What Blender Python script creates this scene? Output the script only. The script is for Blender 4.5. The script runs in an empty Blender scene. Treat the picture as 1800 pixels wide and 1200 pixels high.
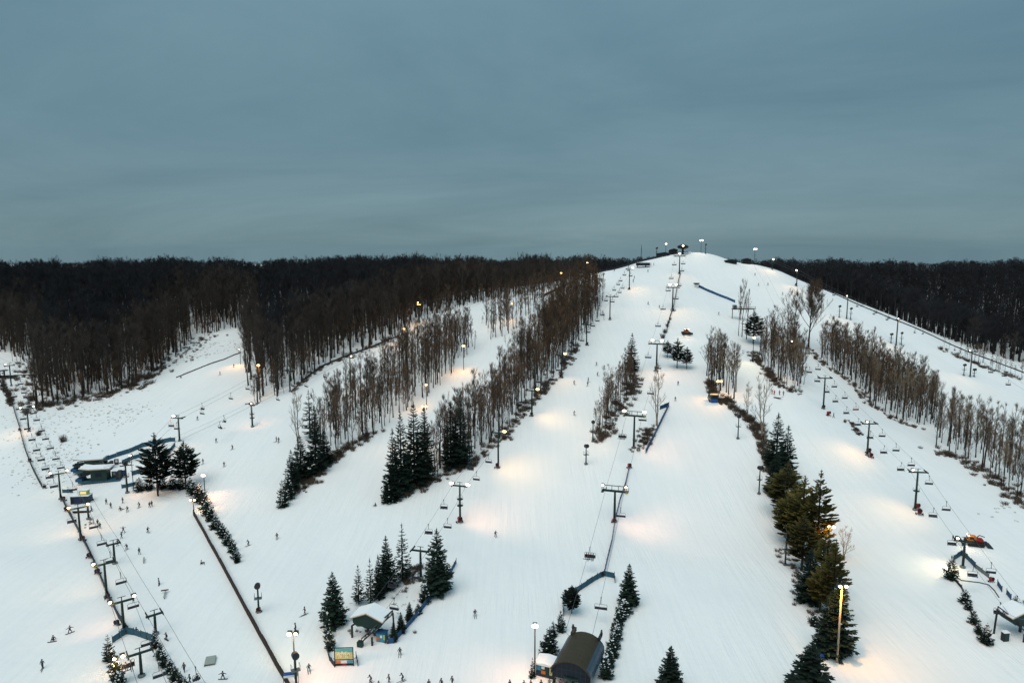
import bpy, math, random
import numpy as np
from mathutils import Vector, Matrix

random.seed(11)
rng = np.random.default_rng(11)
S = bpy.context.scene
C = S.collection
PI = math.pi

# ------------------------------------------------------------------ camera
HC, PITCH, F = 75.0, math.radians(7.6), 1200.0        # height above the base area, downward pitch, focal length in px of 1800
cs, sn = math.cos(PITCH), math.sin(PITCH)
cam = bpy.data.objects.new('camera', bpy.data.cameras.new('camera'))
C.objects.link(cam)
cam.location = (0, 0, HC)
cam.rotation_euler = (PI/2 - PITCH, 0, 0)
cam.data.sensor_width = 36.0
cam.data.lens = F/1800*36
cam.data.clip_start = 0.5
cam.data.clip_end = 12000
S.camera = cam

# ------------------------------------------------------------------ sky, sun, exposure
SUN_EL, SUN_AZ = math.radians(64), math.radians(215)   # soft light through the cloud from behind and to the left
W = bpy.data.worlds.new("World")
S.world = W
W.use_nodes = True
nt = W.node_tree
nt.nodes.clear()
def nd(t, typ, **kw):
    n = t.nodes.new(typ)
    for k, v in kw.items():
        setattr(n, k, v)
    return n
def mth(t, op, a, b=None, clamp=False):
    n = nd(t, 'ShaderNodeMath', operation=op, use_clamp=clamp)
    for i, x in enumerate((a, b)):
        if x is None: continue
        if isinstance(x, (int, float)): n.inputs[i].default_value = x
        else: t.links.new(x, n.inputs[i])
    return n.outputs[0]
def mixc(t, fac, a, b, blend='MIX'):
    n = nd(t, 'ShaderNodeMix', data_type='RGBA', blend_type=blend)
    for sock, x in ((n.inputs[0], fac), (n.inputs[6], a), (n.inputs[7], b)):
        if isinstance(x, (int, float)): sock.default_value = x
        elif isinstance(x, tuple): sock.default_value = (*x, 1) if len(x) == 3 else x
        else: t.links.new(x, sock)
    return n.outputs[2]
tc = nd(nt, 'ShaderNodeTexCoord')
sep = nd(nt, 'ShaderNodeSeparateXYZ')
nt.links.new(tc.outputs['Generated'], sep.inputs[0])
zc = mth(nt, 'MAXIMUM', sep.outputs[2], 0.0)
den = mth(nt, 'ADD', zc, 0.17)
px_ = mth(nt, 'DIVIDE', sep.outputs[0], den)
py_ = mth(nt, 'DIVIDE', sep.outputs[1], den)
cmb = nd(nt, 'ShaderNodeCombineXYZ')
nt.links.new(mth(nt, 'ADD', mth(nt, 'MULTIPLY', px_, 0.50), mth(nt, 'MULTIPLY', py_, 0.22)), cmb.inputs[0])
nt.links.new(mth(nt, 'MULTIPLY', py_, 0.72), cmb.inputs[1])
n1 = nd(nt, 'ShaderNodeTexNoise')
n1.inputs['Scale'].default_value = 0.95
n1.inputs['Detail'].default_value = 9
n1.inputs['Roughness'].default_value = 0.62
n1.inputs['Distortion'].default_value = 0.5
nt.links.new(cmb.outputs[0], n1.inputs['Vector'])
n2 = nd(nt, 'ShaderNodeTexNoise')
n2.inputs['Scale'].default_value = 0.28
n2.inputs['Detail'].default_value = 3
nt.links.new(cmb.outputs[0], n2.inputs['Vector'])
cl = mth(nt, 'ADD', mth(nt, 'MULTIPLY', n1.outputs[0], 0.55), mth(nt, 'MULTIPLY', n2.outputs[0], 0.45))
cl = mth(nt, 'MULTIPLY', mth(nt, 'SUBTRACT', cl, 0.31), 3.0, clamp=True)
cloud = mixc(nt, cl, (0.68, 1.44, 1.86), (1.54, 2.52, 2.92))
# an overcast sky brightens evenly towards the zenith
grad = mth(nt, 'ADD', 1.0, mth(nt, 'MULTIPLY', mth(nt, 'MULTIPLY', zc, zc), 2.2))
vm = nd(nt, 'ShaderNodeVectorMath', operation='SCALE')
nt.links.new(cloud, vm.inputs[0]); nt.links.new(grad, vm.inputs[3])
sky = nd(nt, 'ShaderNodeTexSky', sky_type='NISHITA')
sky.sun_disc = False
sky.sun_elevation = SUN_EL
sky.sun_rotation = SUN_AZ
skyc = mixc(nt, 0.10, vm.outputs[0], sky.outputs[0])
bg = nd(nt, 'ShaderNodeBackground')
bg.inputs['Strength'].default_value = 0.10
nt.links.new(skyc, bg.inputs['Color'])
wo = nd(nt, 'ShaderNodeOutputWorld')
nt.links.new(bg.outputs[0], wo.inputs['Surface'])

sun = bpy.data.objects.new('sun', bpy.data.lights.new('sun', 'SUN'))
C.objects.link(sun)
sun.data.energy = 1.5
sun.data.angle = math.radians(50)
sun.data.color = (1.0, 0.87, 0.73)
sun.rotation_euler = Vector((-math.sin(SUN_AZ)*math.cos(SUN_EL), -math.cos(SUN_AZ)*math.cos(SUN_EL), -math.sin(SUN_EL))).to_track_quat('-Z', 'Y').to_euler()

S.view_settings.view_transform = 'Standard'
S.view_settings.look = 'None'
S.view_settings.exposure = 0.18
S.view_settings.gamma = 1.0
S.view_settings.use_curve_mapping = False
S.render.engine = 'CYCLES'
S.cycles.max_bounces = 5
S.cycles.diffuse_bounces = 2
S.cycles.glossy_bounces = 2
S.cycles.transparent_max_bounces = 4
S.cycles.sample_clamp_indirect = 4.0
S.cycles.use_denoising = True

# ------------------------------------------------------------------ materials
MATS = {}
def mat(name, col, rough=0.6, var=0.15, scale=3.0, metal=0.0, emit=None, estr=0.0, rnd=0.0, col2=None, bump=0.0):
    m = bpy.data.materials.new(name)
    m.use_nodes = True
    t = m.node_tree
    b = t.nodes['Principled BSDF']
    b.inputs['Roughness'].default_value = rough
    b.inputs['Specular IOR Level'].default_value = 0.3
    b.inputs['Metallic'].default_value = metal
    co = nd(t, 'ShaderNodeTexCoord')
    n = nd(t, 'ShaderNodeTexNoise')
    n.inputs['Scale'].default_value = scale
    n.inputs['Detail'].default_value = 4
    t.links.new(co.outputs['Object'], n.inputs['Vector'])
    c2 = col2 if col2 else tuple(min(1, x*(1+var)) for x in col)
    c1 = tuple(x*(1-var) for x in col)
    out = mixc(t, n.outputs[0], c1, c2)
    if rnd:
        oi = nd(t, 'ShaderNodeObjectInfo')
        k = mth(t, 'ADD', 1-rnd, mth(t, 'MULTIPLY', oi.outputs['Random'], 2*rnd))
        v = nd(t, 'ShaderNodeVectorMath', operation='SCALE')
        t.links.new(out, v.inputs[0]); t.links.new(k, v.inputs[3])
        out = v.outputs[0]
    t.links.new(out, b.inputs['Base Color'])
    if bump:
        bp = nd(t, 'ShaderNodeBump')
        bp.inputs['Strength'].default_value = bump
        t.links.new(n.outputs[0], bp.inputs['Height'])
        t.links.new(bp.outputs[0], b.inputs['Normal'])
    if emit:
        b.inputs['Emission Color'].default_value = (*emit, 1)
        b.inputs['Emission Strength'].default_value = estr
    MATS[name] = m
    return m
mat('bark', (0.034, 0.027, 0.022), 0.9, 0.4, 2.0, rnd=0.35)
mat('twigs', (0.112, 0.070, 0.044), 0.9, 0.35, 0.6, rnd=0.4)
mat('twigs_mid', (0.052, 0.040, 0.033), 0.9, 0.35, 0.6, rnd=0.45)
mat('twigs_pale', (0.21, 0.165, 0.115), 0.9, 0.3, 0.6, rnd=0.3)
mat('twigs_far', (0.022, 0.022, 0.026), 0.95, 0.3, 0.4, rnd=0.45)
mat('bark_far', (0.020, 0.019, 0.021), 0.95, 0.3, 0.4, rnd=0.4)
mat('spruce', (0.014, 0.030, 0.020), 0.8, 0.55, 0.9, rnd=0.3)
mat('spruce_blue', (0.013, 0.030, 0.026), 0.8, 0.5, 0.9, rnd=0.25)
mat('pine', (0.045, 0.058, 0.018), 0.8, 0.55, 0.7, rnd=0.35, col2=(0.17, 0.135, 0.030))  # golden second tone paints warm lamplight into the green needles
mat('brush', (0.095, 0.070, 0.052), 0.95, 0.4, 0.5, rnd=0.4)
mat('dry_grass', (0.24, 0.20, 0.15), 0.95, 0.3, 0.5, rnd=0.4)
mat('snow_lump', (0.84, 0.86, 0.88), 0.6, 0.05, 2.0)
mat('steel_green', (0.012, 0.034, 0.030), 0.5, 0.3, 1.5)
mat('steel_dark', (0.022, 0.026, 0.030), 0.5, 0.3, 1.5)
mat('steel_grey', (0.16, 0.18, 0.19), 0.4, 0.2, 2.0, metal=0.5)
mat('frame_grey', (0.10, 0.12, 0.13), 0.5, 0.2, 3)
mat('seat_dark', (0.030, 0.030, 0.045), 0.6, 0.25, 3)
mat('seat_red', (0.30, 0.03, 0.03), 0.6, 0.2, 3)
mat('seat_blue', (0.03, 0.09, 0.22), 0.6, 0.2, 3)
mat('cable', (0.10, 0.105, 0.11), 0.5, 0.1, 3)
mat('black', (0.012, 0.012, 0.014), 0.6, 0.3, 3)
mat('rubber', (0.02, 0.02, 0.02), 0.9, 0.3, 6)
mat('red', (0.30, 0.022, 0.018), 0.45, 0.3, 2)
mat('maroon', (0.13, 0.012, 0.02), 0.6, 0.3, 2)
mat('orange', (0.62, 0.16, 0.03), 0.5, 0.2, 2)
mat('yellow', (0.55, 0.40, 0.07), 0.55, 0.2, 2)
mat('lime', (0.42, 0.45, 0.10), 0.55, 0.2, 2)
mat('map_yellow', (0.62, 0.55, 0.22), 0.5, 0.12, 4)
mat('map_teal', (0.08, 0.38, 0.40), 0.5, 0.12, 4)
mat('map_line', (0.25, 0.24, 0.12), 0.5, 0.1, 4)
mat('map_pale', (0.72, 0.70, 0.52), 0.5, 0.1, 4)
mat('sign_blue', (0.03, 0.09, 0.30), 0.5, 0.15, 3)
mat('sign_cyan', (0.05, 0.26, 0.36), 0.5, 0.15, 3)
mat('white_paint', (0.72, 0.73, 0.74), 0.5, 0.06, 3)
mat('net_blue', (0.022, 0.085, 0.19), 0.75, 0.3, 1.2)
mat('net_teal', (0.03, 0.10, 0.15), 0.75, 0.35, 1.2)
mat('net_dark', (0.018, 0.024, 0.034), 0.8, 0.4, 1.2)
mat('wood_brown', (0.030, 0.017, 0.012), 0.85, 0.45, 1.5)
mat('wood_post', (0.06, 0.045, 0.035), 0.85, 0.3, 3)
mat('cladding_green', (0.010, 0.036, 0.033), 0.55, 0.25, 1.0)
mat('fascia', (0.42, 0.34, 0.24), 0.6, 0.15, 2)
mat('roof_olive', (0.058, 0.047, 0.028), 0.45, 0.12, 0.7, metal=0.35)
mat('roof_reflection', (0.055, 0.095, 0.135), 0.35, 0.2, 1.2, metal=0.3)  # blue-grey reflection painted into the colour of the roof's side sheets
mat('glass_dark', (0.006, 0.011, 0.020), 0.55, 0.2, 1)
mat('mullion', (0.025, 0.042, 0.06), 0.5, 0.1, 2)
mat('hut_blue', (0.025, 0.04, 0.10), 0.6, 0.25, 2)
mat('skin', (0.42, 0.25, 0.18), 0.6, 0.1, 5)
mat('cloth_black', (0.014, 0.016, 0.022), 0.8, 0.3, 5)
mat('cloth_navy', (0.018, 0.028, 0.06), 0.8, 0.3, 5)
mat('cloth_green', (0.03, 0.075, 0.05), 0.8, 0.3, 5)
mat('cloth_brown', (0.04, 0.026, 0.02), 0.8, 0.3, 5)
mat('cloth_red', (0.35, 0.03, 0.045), 0.8, 0.25, 5)
mat('cloth_teal', (0.03, 0.15, 0.16), 0.8, 0.3, 5)
mat('cloth_grey', (0.04, 0.045, 0.055), 0.8, 0.3, 5)
mat('cloth_tan', (0.26, 0.2, 0.12), 0.8, 0.3, 5)
mat('ski', (0.05, 0.06, 0.08), 0.4, 0.3, 5)
mat('box_grey', (0.30, 0.33, 0.30), 0.6, 0.15, 2)
mat('lens_white', (0.9, 0.86, 0.8), 0.3, 0.02, 3, emit=(1.0, 0.80, 0.54), estr=9.0)
mat('lens_amber', (0.9, 0.6, 0.3), 0.3, 0.02, 3, emit=(1.0, 0.55, 0.16), estr=9.0)
mat('window_lit', (0.6, 0.5, 0.25), 0.3, 0.05, 3, emit=(1.0, 0.74, 0.34), estr=0.6)

def snow_material():
    m = bpy.data.materials.new('snow'); m.use_nodes = True
    t = m.node_tree; b = t.nodes['Principled BSDF']
    b.inputs['Roughness'].default_value = 0.65
    b.inputs['Specular IOR Level'].default_value = 0.25
    co = nd(t, 'ShaderNodeTexCoord')
    a = nd(t, 'ShaderNodeTexNoise'); a.inputs['Scale'].default_value = 0.035; a.inputs['Detail'].default_value = 6
    t.links.new(co.outputs['Object'], a.inputs['Vector'])
    mp = nd(t, 'ShaderNodeMapping'); mp.inputs['Scale'].default_value = (0.9, 0.045, 0.045)
    mp.inputs['Rotation'].default_value = (0, 0, math.radians(-14))
    t.links.new(co.outputs['Object'], mp.inputs['Vector'])
    s = nd(t, 'ShaderNodeTexNoise'); s.inputs['Scale'].default_value = 1.0; s.inputs['Detail'].default_value = 5
    s.inputs['Roughness'].default_value = 0.6; s.inputs['Distortion'].default_value = 0.4
    t.links.new(mp.outputs[0], s.inputs['Vector'])
    g = nd(t, 'ShaderNodeTexNoise'); g.inputs['Scale'].default_value = 0.55; g.inputs['Detail'].default_value = 7
    t.links.new(co.outputs['Object'], g.inputs['Vector'])
    k = mth(t, 'ADD', mth(t, 'MULTIPLY', a.outputs[0], 0.6), mth(t, 'MULTIPLY', s.outputs[0], 0.4))
    k = mth(t, 'MULTIPLY', mth(t, 'SUBTRACT', k, 0.35), 3.0, clamp=True)
    c = mixc(t, k, (0.785, 0.805, 0.815), (0.895, 0.89, 0.885))
    t.links.new(c, b.inputs['Base Color'])
    # ski tracks and grooming lines down the fall line, in patches
    m2 = nd(t, 'ShaderNodeMapping'); m2.inputs['Scale'].default_value = (2.1, 0.05, 0.05); m2.inputs['Rotation'].default_value = (0, 0, math.radians(-8))
    t.links.new(co.outputs['Object'], m2.inputs['Vector'])
    s2 = nd(t, 'ShaderNodeTexNoise'); s2.inputs['Scale'].default_value = 1.0; s2.inputs['Detail'].default_value = 3; s2.inputs['Distortion'].default_value = 0.8
    t.links.new(m2.outputs[0], s2.inputs['Vector'])
    pa = mth(t, 'MULTIPLY', mth(t, 'SUBTRACT', a.outputs[0], 0.42), 5.0, clamp=True)
    tr = mth(t, 'MULTIPLY', mth(t, 'MULTIPLY', mth(t, 'SUBTRACT', s2.outputs[0], 0.5), 3.0), pa)
    h = mth(t, 'ADD', mth(t, 'ADD', mth(t, 'MULTIPLY', s.outputs[0], 0.5), mth(t, 'MULTIPLY', g.outputs[0], 0.6)), mth(t, 'MULTIPLY', tr, 0.35))
    c = mixc(t, mth(t, 'MULTIPLY', mth(t, 'SUBTRACT', tr, 0.2), 0.8, clamp=True), c, (0.68, 0.71, 0.735))
    t.links.new(c, b.inputs['Base Color'])
    bp = nd(t, 'ShaderNodeBump'); bp.inputs['Strength'].default_value = 0.5; bp.inputs['Distance'].default_value = 0.45
    t.links.new(h, bp.inputs['Height']); t.links.new(bp.outputs[0], b.inputs['Normal'])
    MATS['snow'] = m
snow_material()

# ------------------------------------------------------------------ projection helpers (the camera only serves to survey where things stand)
def rayd(u, v):
    dx, dy = (u-900)/F, -(v-600)/F
    return np.array((dx, cs+dy*sn, -sn+dy*cs))
def ptY(u, v, Y):
    d = rayd(u, v); t = Y/d[1]
    return (d[0]*t, Y, HC+d[2]*t)
def proj(p):
    x, y, z = p[0], p[1], p[2]-HC
    f = y*cs - z*sn; up = y*sn + z*cs
    return 900+F*x/f, 600-F*up/f, f

# ------------------------------------------------------------------ terrain, fitted through surveyed points (u, v, distance)
ctrl = []
for u in (-200, 0, 300, 600, 900, 1200, 1500, 1800, 2000):
    ctrl.append(ptY(u, 1200, 110.4))
prof = [(1100, 128), (1000, 151), (937, 172), (850, 196), (780, 219), (725, 240), (660, 274), (600, 315), (530, 370), (480, 420)]
for u in (900, 1080, 1230):
    for v, Y in prof:
        if u == 900 and v < 590: continue
        if u == 1230 and v < 500: continue
        ctrl.append(ptY(u, v, Y))
for u, v, Y in [
    (1190, 448, 455), (1245, 445, 458), (1130, 466, 438), (1080, 476, 428), (1040, 484, 424), (1250, 480, 425), (1330, 464, 452), (1300, 462, 455),
    (1365, 475, 442), (1400, 492, 430), (1450, 512, 420), (1500, 532, 410), (1550, 553, 400), (1600, 574, 390), (1700, 620, 372), (1800, 656, 356), (1950, 712, 340),
    (1300, 520, 392), (1400, 560, 372), (1500, 600, 352), (1600, 650, 330), (1650, 690, 308), (1800, 750, 270), (1750, 715, 292),
    (1300, 600, 318), (1300, 700, 252), (1400, 690, 254), (1447, 717, 243), (1420, 620, 318), (1560, 740, 252), (1524, 798, 215), (1608, 895, 183), (1692, 995, 153),
    (1640, 755, 250), (1700, 800, 222), (1800, 880, 190), (1780, 1130, 122), (1450, 850, 195), (1450, 950, 168), (1450, 1100, 128), (1600, 1050, 139), (1720, 900, 181), (1800, 1000, 152),
    (700, 850, 197), (700, 1000, 151), (500, 880, 189), (600, 780, 226), (640, 720, 258), (600, 650, 300), (520, 697, 270), (450, 760, 236), (450, 690, 284),
    (450, 900, 183), (300, 760, 246), (250, 870, 198), (300, 1000, 152), (300, 900, 186), (100, 900, 187), (100, 1050, 140), (0, 1000, 152),
    (50, 757, 262), (20, 676, 322), (0, 800, 242), (-100, 900, 190), (130, 712, 296), (200, 760, 252), (270, 660, 330), (350, 640, 336), (390, 590, 395), (420, 562, 430),
    (700, 600, 335), (760, 620, 318), (737, 562, 368), (830, 537, 392), (850, 600, 335), (800, 660, 285), (880, 700, 258), (840, 780, 222), (940, 515, 412), (1012, 496, 424),
    (600, 585, 390), (500, 600, 400), (600, 560, 445), (300, 600, 400), (150, 620, 378), (50, 630, 362), (-100, 640, 350)]:
    ctrl.append(ptY(u, v, Y))
for p in [(-200, 50, -1), (0, 50, -1), (200, 50, -1), (-100, -60, -2), (100, -60, -2), (0, 95, 0), (120, 95, 0), (-120, 95, 0), (-320, 120, 0), (300, 120, 0), (420, 220, 2),
          (124, 480, 71), (120, 520, 58), (70, 480, 60), (60, 540, 48), (120, 600, 44), (20, 480, 52), (160, 500, 57), (200, 480, 46), (245, 470, 32), (290, 460, 20), (340, 440, 10), (230, 540, 36),
          (400, 440, 9), (320, 520, 27), (420, 520, 24), (300, 620, 41), (430, 640, 42), (150, 680, 43), (0, 640, 43), (-100, 560, 42), (-250, 540, 41), (-400, 500, 40), (-450, 400, 32),
          (-250, 640, 43), (-420, 640, 43), (-60, 520, 44), (0, 540, 46), (-150, 480, 37), (-480, 250, 8), (560, 380, 8), (560, 560, 34)]:
    ctrl.append(p)
ctrl = np.array(ctrl)
SC = 100.0
def _phi(r2):
    return np.where(r2 > 1e-12, 0.5*r2*np.log(np.maximum(r2, 1e-12)), 0.0)
A_ = ctrl[:, :2]/SC
n_ = len(A_)
K_ = _phi(((A_[:, None]-A_[None])**2).sum(-1)) + np.eye(n_)*0.004
P_ = np.hstack([np.ones((n_, 1)), A_])
M_ = np.block([[K_, P_], [P_.T, np.zeros((3, 3))]])
sol = np.linalg.solve(M_, np.concatenate([ctrl[:, 2], np.zeros(3)]))
def sstep(a, b, x):
    t = np.clip((x-a)/(b-a), 0, 1)
    return t*t*(3-2*t)
def height(x, y):
    x = np.asarray(x, float); y = np.asarray(y, float)
    sh = x.shape
    x = x.ravel(); y = y.ravel()
    out = np.empty_like(x)
    xc = np.clip(x, -520, 620); yc = np.clip(y, -80, 700)
    for i in range(0, len(x), 20000):
        q = np.stack([xc[i:i+20000], yc[i:i+20000]], 1)/SC
        r2 = ((q[:, None]-A_[None])**2).sum(-1)
        out[i:i+20000] = _phi(r2)@sol[:n_] + sol[n_] + q@sol[n_+1:]
    far = np.maximum(sstep(600, 720, y), np.maximum(sstep(420, 620, x)*sstep(380, 520, y), sstep(-430, -560, x)*sstep(350, 480, y)))
    plate = 43 - 0.034*np.clip(y-1250, 0, 3200) + 4*np.sin(x/310+1.0)*np.sin(y/420+.4) + 2.2*np.sin(x/97+y/140)
    out = out*(1-far) + plate*far
    und = 0.22*np.sin(x/7.1+1.3*np.sin(y/19))*np.sin(y/9.3+.8) + 0.30*np.sin(x/23-y/31) + 0.10*np.sin(x/2.9+2*np.sin(y/8))*np.sin(y/4.1)
    return (out + und).reshape(sh)
def hz(x, y):
    return float(height(np.array([x]), np.array([y]))[0])
def P(u, v, ymin=60, ymax=720):
    d = rayd(u, v)
    Y = np.arange(ymin, ymax, 1.0)
    t = Y/d[1]
    X = d[0]*t; Z = HC+d[2]*t
    h = height(X, Y)
    k = np.nonzero(Z <= h)[0]
    if len(k) == 0:
        k = int(np.argmin(Z-h)); y = Y[k]
    else:
        k = k[0]; a, b = (Y[k-1], Y[k]) if k else (Y[0], Y[0])
        g0 = (Z-h)[k-1] if k else 0; g1 = (Z-h)[k]
        y = a + (b-a)*(g0/(g0-g1) if g0 != g1 else 0)
    x = d[0]*y/d[1]
    return Vector((x, y, hz(x, y)))
def zat(B, v):
    """height of a thing standing at B whose top is sighted at row v"""
    d = rayd(900, v)
    return HC + d[2]/d[1]*B[1]
def width_at(B, px):
    return px*proj(B)[2]/F

xs = np.concatenate([np.arange(-6000, -700, 265), np.arange(-700, -260, 11), np.arange(-260, 330, 2.0), np.arange(330, 760, 11), np.arange(760, 6001, 265)])
ys = np.concatenate([np.arange(-400, 80, 24), np.arange(80, 490, 2.0), np.arange(490, 760, 9), np.arange(760, 7000, 240)])
GX, GY = np.meshgrid(xs, ys)
GZ = height(GX, GY)
nx, ny = len(xs), len(ys)
idx = np.arange(nx*ny).reshape(ny, nx)
quads = np.stack([idx[:-1, :-1], idx[:-1, 1:], idx[1:, 1:], idx[1:, :-1]], -1).reshape(-1, 4)
me = bpy.data.meshes.new('snow_ground')
me.from_pydata(np.stack([GX, GY, GZ], -1).reshape(-1, 3).tolist(), [], quads.tolist())
me.materials.append(MATS['snow'])
me.polygons.foreach_set('use_smooth', [True]*len(me.polygons))
ground = bpy.data.objects.new('snow_ground', me)
C.objects.link(ground)
ground['kind'] = 'structure'
ground['label'] = 'groomed snow of the ski hill and the flat land around it'

# ------------------------------------------------------------------ object helpers
def thing(name, label, cat, loc=(0, 0, 0), rz=0.0, group=None, scale=None):
    o = bpy.data.objects.new(name, None); C.objects.link(o)
    o.empty_display_size = 0.5
    o.location = loc; o.rotation_euler = (0, 0, rz)
    if scale is not None: o.scale = scale
    o['label'] = label; o['category'] = cat
    if group: o['group'] = group
    return o
def tag(o, label, cat, group=None):
    o['label'] = label; o['category'] = cat
    if group: o['group'] = group
    return o
class MB:
    def __init__(s): s.v = []; s.f = []; s.m = []
    def quad(s, pts, m=0):
        b = len(s.v); s.v += [tuple(p) for p in pts]; s.f.append(tuple(range(b, b+len(pts)))); s.m.append(m)
    def box(s, c, d, m=0, rz=0.0, rx=0.0, ry=0.0):
        R = Matrix.Rotation(rz, 3, 'Z') @ Matrix.Rotation(ry, 3, 'Y') @ Matrix.Rotation(rx, 3, 'X'); b = len(s.v)
        for x in (-.5, .5):
            for y in (-.5, .5):
                for z in (-.5, .5):
                    s.v.append(tuple(Vector(c) + R @ Vector((x*d[0], y*d[1], z*d[2]))))
        for f in ((0, 1, 3, 2), (4, 6, 7, 5), (0, 4, 5, 1), (2, 3, 7, 6), (0, 2, 6, 4), (1, 5, 7, 3)):
            s.f.append(tuple(b+i for i in f)); s.m.append(m)
        return s
    def tube(s, pts, r, n=6, m=0, cap=True):
        pts = [Vector(p) for p in pts]
        rs = r if isinstance(r, (list, tuple)) else [r]*len(pts)
        b = len(s.v); k = len(pts); ref = None
        for i, p in enumerate(pts):
            d = (pts[min(i+1, k-1)]-pts[max(i-1, 0)])
            if d.length < 1e-9: d = Vector((0, 0, 1))
            d.normalize()
            if ref is None: ref = Vector((1, 0, 0)) if abs(d.x) < 0.8 else Vector((0, 1, 0))
            e1 = (ref - d*ref.dot(d))
            if e1.length < 1e-4: e1 = d.orthogonal()
            e1.normalize(); ref = e1; e2 = d.cross(e1)
            for j in range(n):
                a = 2*PI*j/n
                s.v.append(tuple(p + (e1*math.cos(a)+e2*math.sin(a))*rs[i]))
        for i in range(k-1):
            for j in range(n):
                s.f.append((b+i*n+j, b+i*n+(j+1) % n, b+(i+1)*n+(j+1) % n, b+(i+1)*n+j)); s.m.append(m)
        if cap:
            s.f.append(tuple(b+j for j in reversed(range(n)))); s.m.append(m)
            s.f.append(tuple(b+(k-1)*n+j for j in range(n))); s.m.append(m)
        return s
    def spike(s, a, c, r, m=0, n=3):
        a = Vector(a); c = Vector(c); d = (c-a)
        if d.length < 1e-6: return
        d.normalize(); e1 = d.orthogonal().normalized(); e2 = d.cross(e1); b = len(s.v)
        ph = random.random()*6
        for j in range(n):
            t = ph + 2*PI*j/n
            s.v.append(tuple(a+(e1*math.cos(t)+e2*math.sin(t))*r))
        s.v.append(tuple(c))
        for j in range(n):
            s.f.append((b+j, b+(j+1) % n, b+n)); s.m.append(m)
    def ball(s, c, r, m=0, seg=8, rings=5, sc=(1, 1, 1)):
        b = len(s.v); c = Vector(c)
        s.v.append(tuple(c-Vector((0, 0, r*sc[2]))))
        for i in range(1, rings):
            t = -PI/2+PI*i/rings
            for j in range(seg):
                a = 2*PI*j/seg
                s.v.append((c.x+r*sc[0]*math.cos(t)*math.cos(a), c.y+r*sc[1]*math.cos(t)*math.sin(a), c.z+r*sc[2]*math.sin(t)))
        s.v.append(tuple(c+Vector((0, 0, r*sc[2])))); top = len(s.v)-1
        for j in range(seg):
            s.f.append((b, b+1+(j+1) % seg, b+1+j)); s.m.append(m)
            for i in range(rings-2):
                q = b+1+i*seg
                s.f.append((q+j, q+(j+1) % seg, q+seg+(j+1) % seg, q+seg+j)); s.m.append(m)
            q = b+1+(rings-2)*seg
            s.f.append((q+j, q+(j+1) % seg, top)); s.m.append(m)
        return s
    def lathe(s, prof, n=16, m=0, c=(0, 0, 0)):
        b = len(s.v); k = len(prof)
        for r, z in prof:
            for j in range(n):
                a = 2*PI*j/n
                s.v.append((c[0]+r*math.cos(a), c[1]+r*math.sin(a), c[2]+z))
        for i in range(k-1):
            for j in range(n):
                s.f.append((b+i*n+j, b+i*n+(j+1) % n, b+(i+1)*n+(j+1) % n, b+(i+1)*n+j)); s.m.append(m)
        return s
    def prism(s, poly, y0, y1, m=0):
        """polygon in x,z pulled from y0 to y1"""
        b = len(s.v); n = len(poly)
        s.v += [(x, y0, z) for x, z in poly] + [(x, y1, z) for x, z in poly]
        s.f.append(tuple(range(b, b+n))); s.m.append(m)
        s.f.append(tuple(reversed(range(b+n, b+2*n)))); s.m.append(m)
        for j in range(n):
            s.f.append((b+j, b+n+j, b+n+(j+1) % n, b+(j+1) % n)); s.m.append(m)
        return s
    def mesh(s, name, mats, smooth=False):
        me = bpy.data.meshes.new(name); me.from_pydata(s.v, [], s.f)
        for k in (mats if isinstance(mats, (list, tuple)) else [mats]): me.materials.append(MATS[k])
        me.polygons.foreach_set('material_index', s.m)
        if smooth: me.polygons.foreach_set('use_smooth', [True]*len(s.f))
        me.update()
        return me
    def obj(s, name, mats, parent=None, smooth=False):
        return ob(name, s.mesh(name, mats, smooth), parent)
def ob(name, me, parent=None, loc=None, rz=None):
    o = bpy.data.objects.new(name, me); C.objects.link(o)
    if parent is not None: o.parent = parent
    if loc is not None: o.location = loc
    if rz is not None: o.rotation_euler = (0, 0, rz)
    return o
KIDS = {}
def dup(root, loc, rz=0.0, label=None, group=None, scale=None):
    """copy a thing with its parts and sub-parts"""
    def rec(o, par):
        c = o.copy(); C.objects.link(c)
        if par is not None: c.parent = par
        for ch in KIDS.setdefault(o.name, list(o.children)):
            rec(ch, c)
        return c
    r = rec(root, None)
    r.location = loc; r.rotation_euler = (0, 0, rz)
    if scale is not None: r.scale = scale
    if label: r['label'] = label
    if group: r['group'] = group
    return r
ORD = 'first second third fourth fifth sixth seventh eighth ninth tenth eleventh twelfth thirteenth fourteenth fifteenth sixteenth seventeenth eighteenth nineteenth twentieth'.split()
def ordw(i):
    if i < 20: return ORD[i]
    return 'twenty-' + ORD[i-20] if i < 29 else 'thirty-' + ORD[max(0, i-30)]
SPOTS = []
def spot(parent, loc, target, power, col, size=112, blend=1.0, r=0.8):
    """the light a lit floodlight throws; loc is local to parent, target is in the world"""
    l = bpy.data.lights.new('flood_beam', 'SPOT')
    l.energy = (0.45*power+1300)*LAMP*(1.5 if col == AMBER else 1.0); l.color = col; l.spot_size = math.radians(max(size, 124)); l.spot_blend = blend; l.shadow_soft_size = r
    o = bpy.data.objects.new('flood_beam', l); C.objects.link(o)
    o.parent = parent
    o.location = loc
    w = parent.matrix_basis @ Vector(loc)
    d = (parent.matrix_basis.to_3x3().inverted() @ (Vector(target)-w))
    o.rotation_euler = d.to_track_quat('-Z', 'Y').to_euler()
    SPOTS.append(o)
LAMP = 0.74
WARM, AMBER, WHITE, ROSE = (1.0, 0.54, 0.17), (1.0, 0.44, 0.07), (1.0, 0.68, 0.40), (1.0, 0.45, 0.22)
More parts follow.
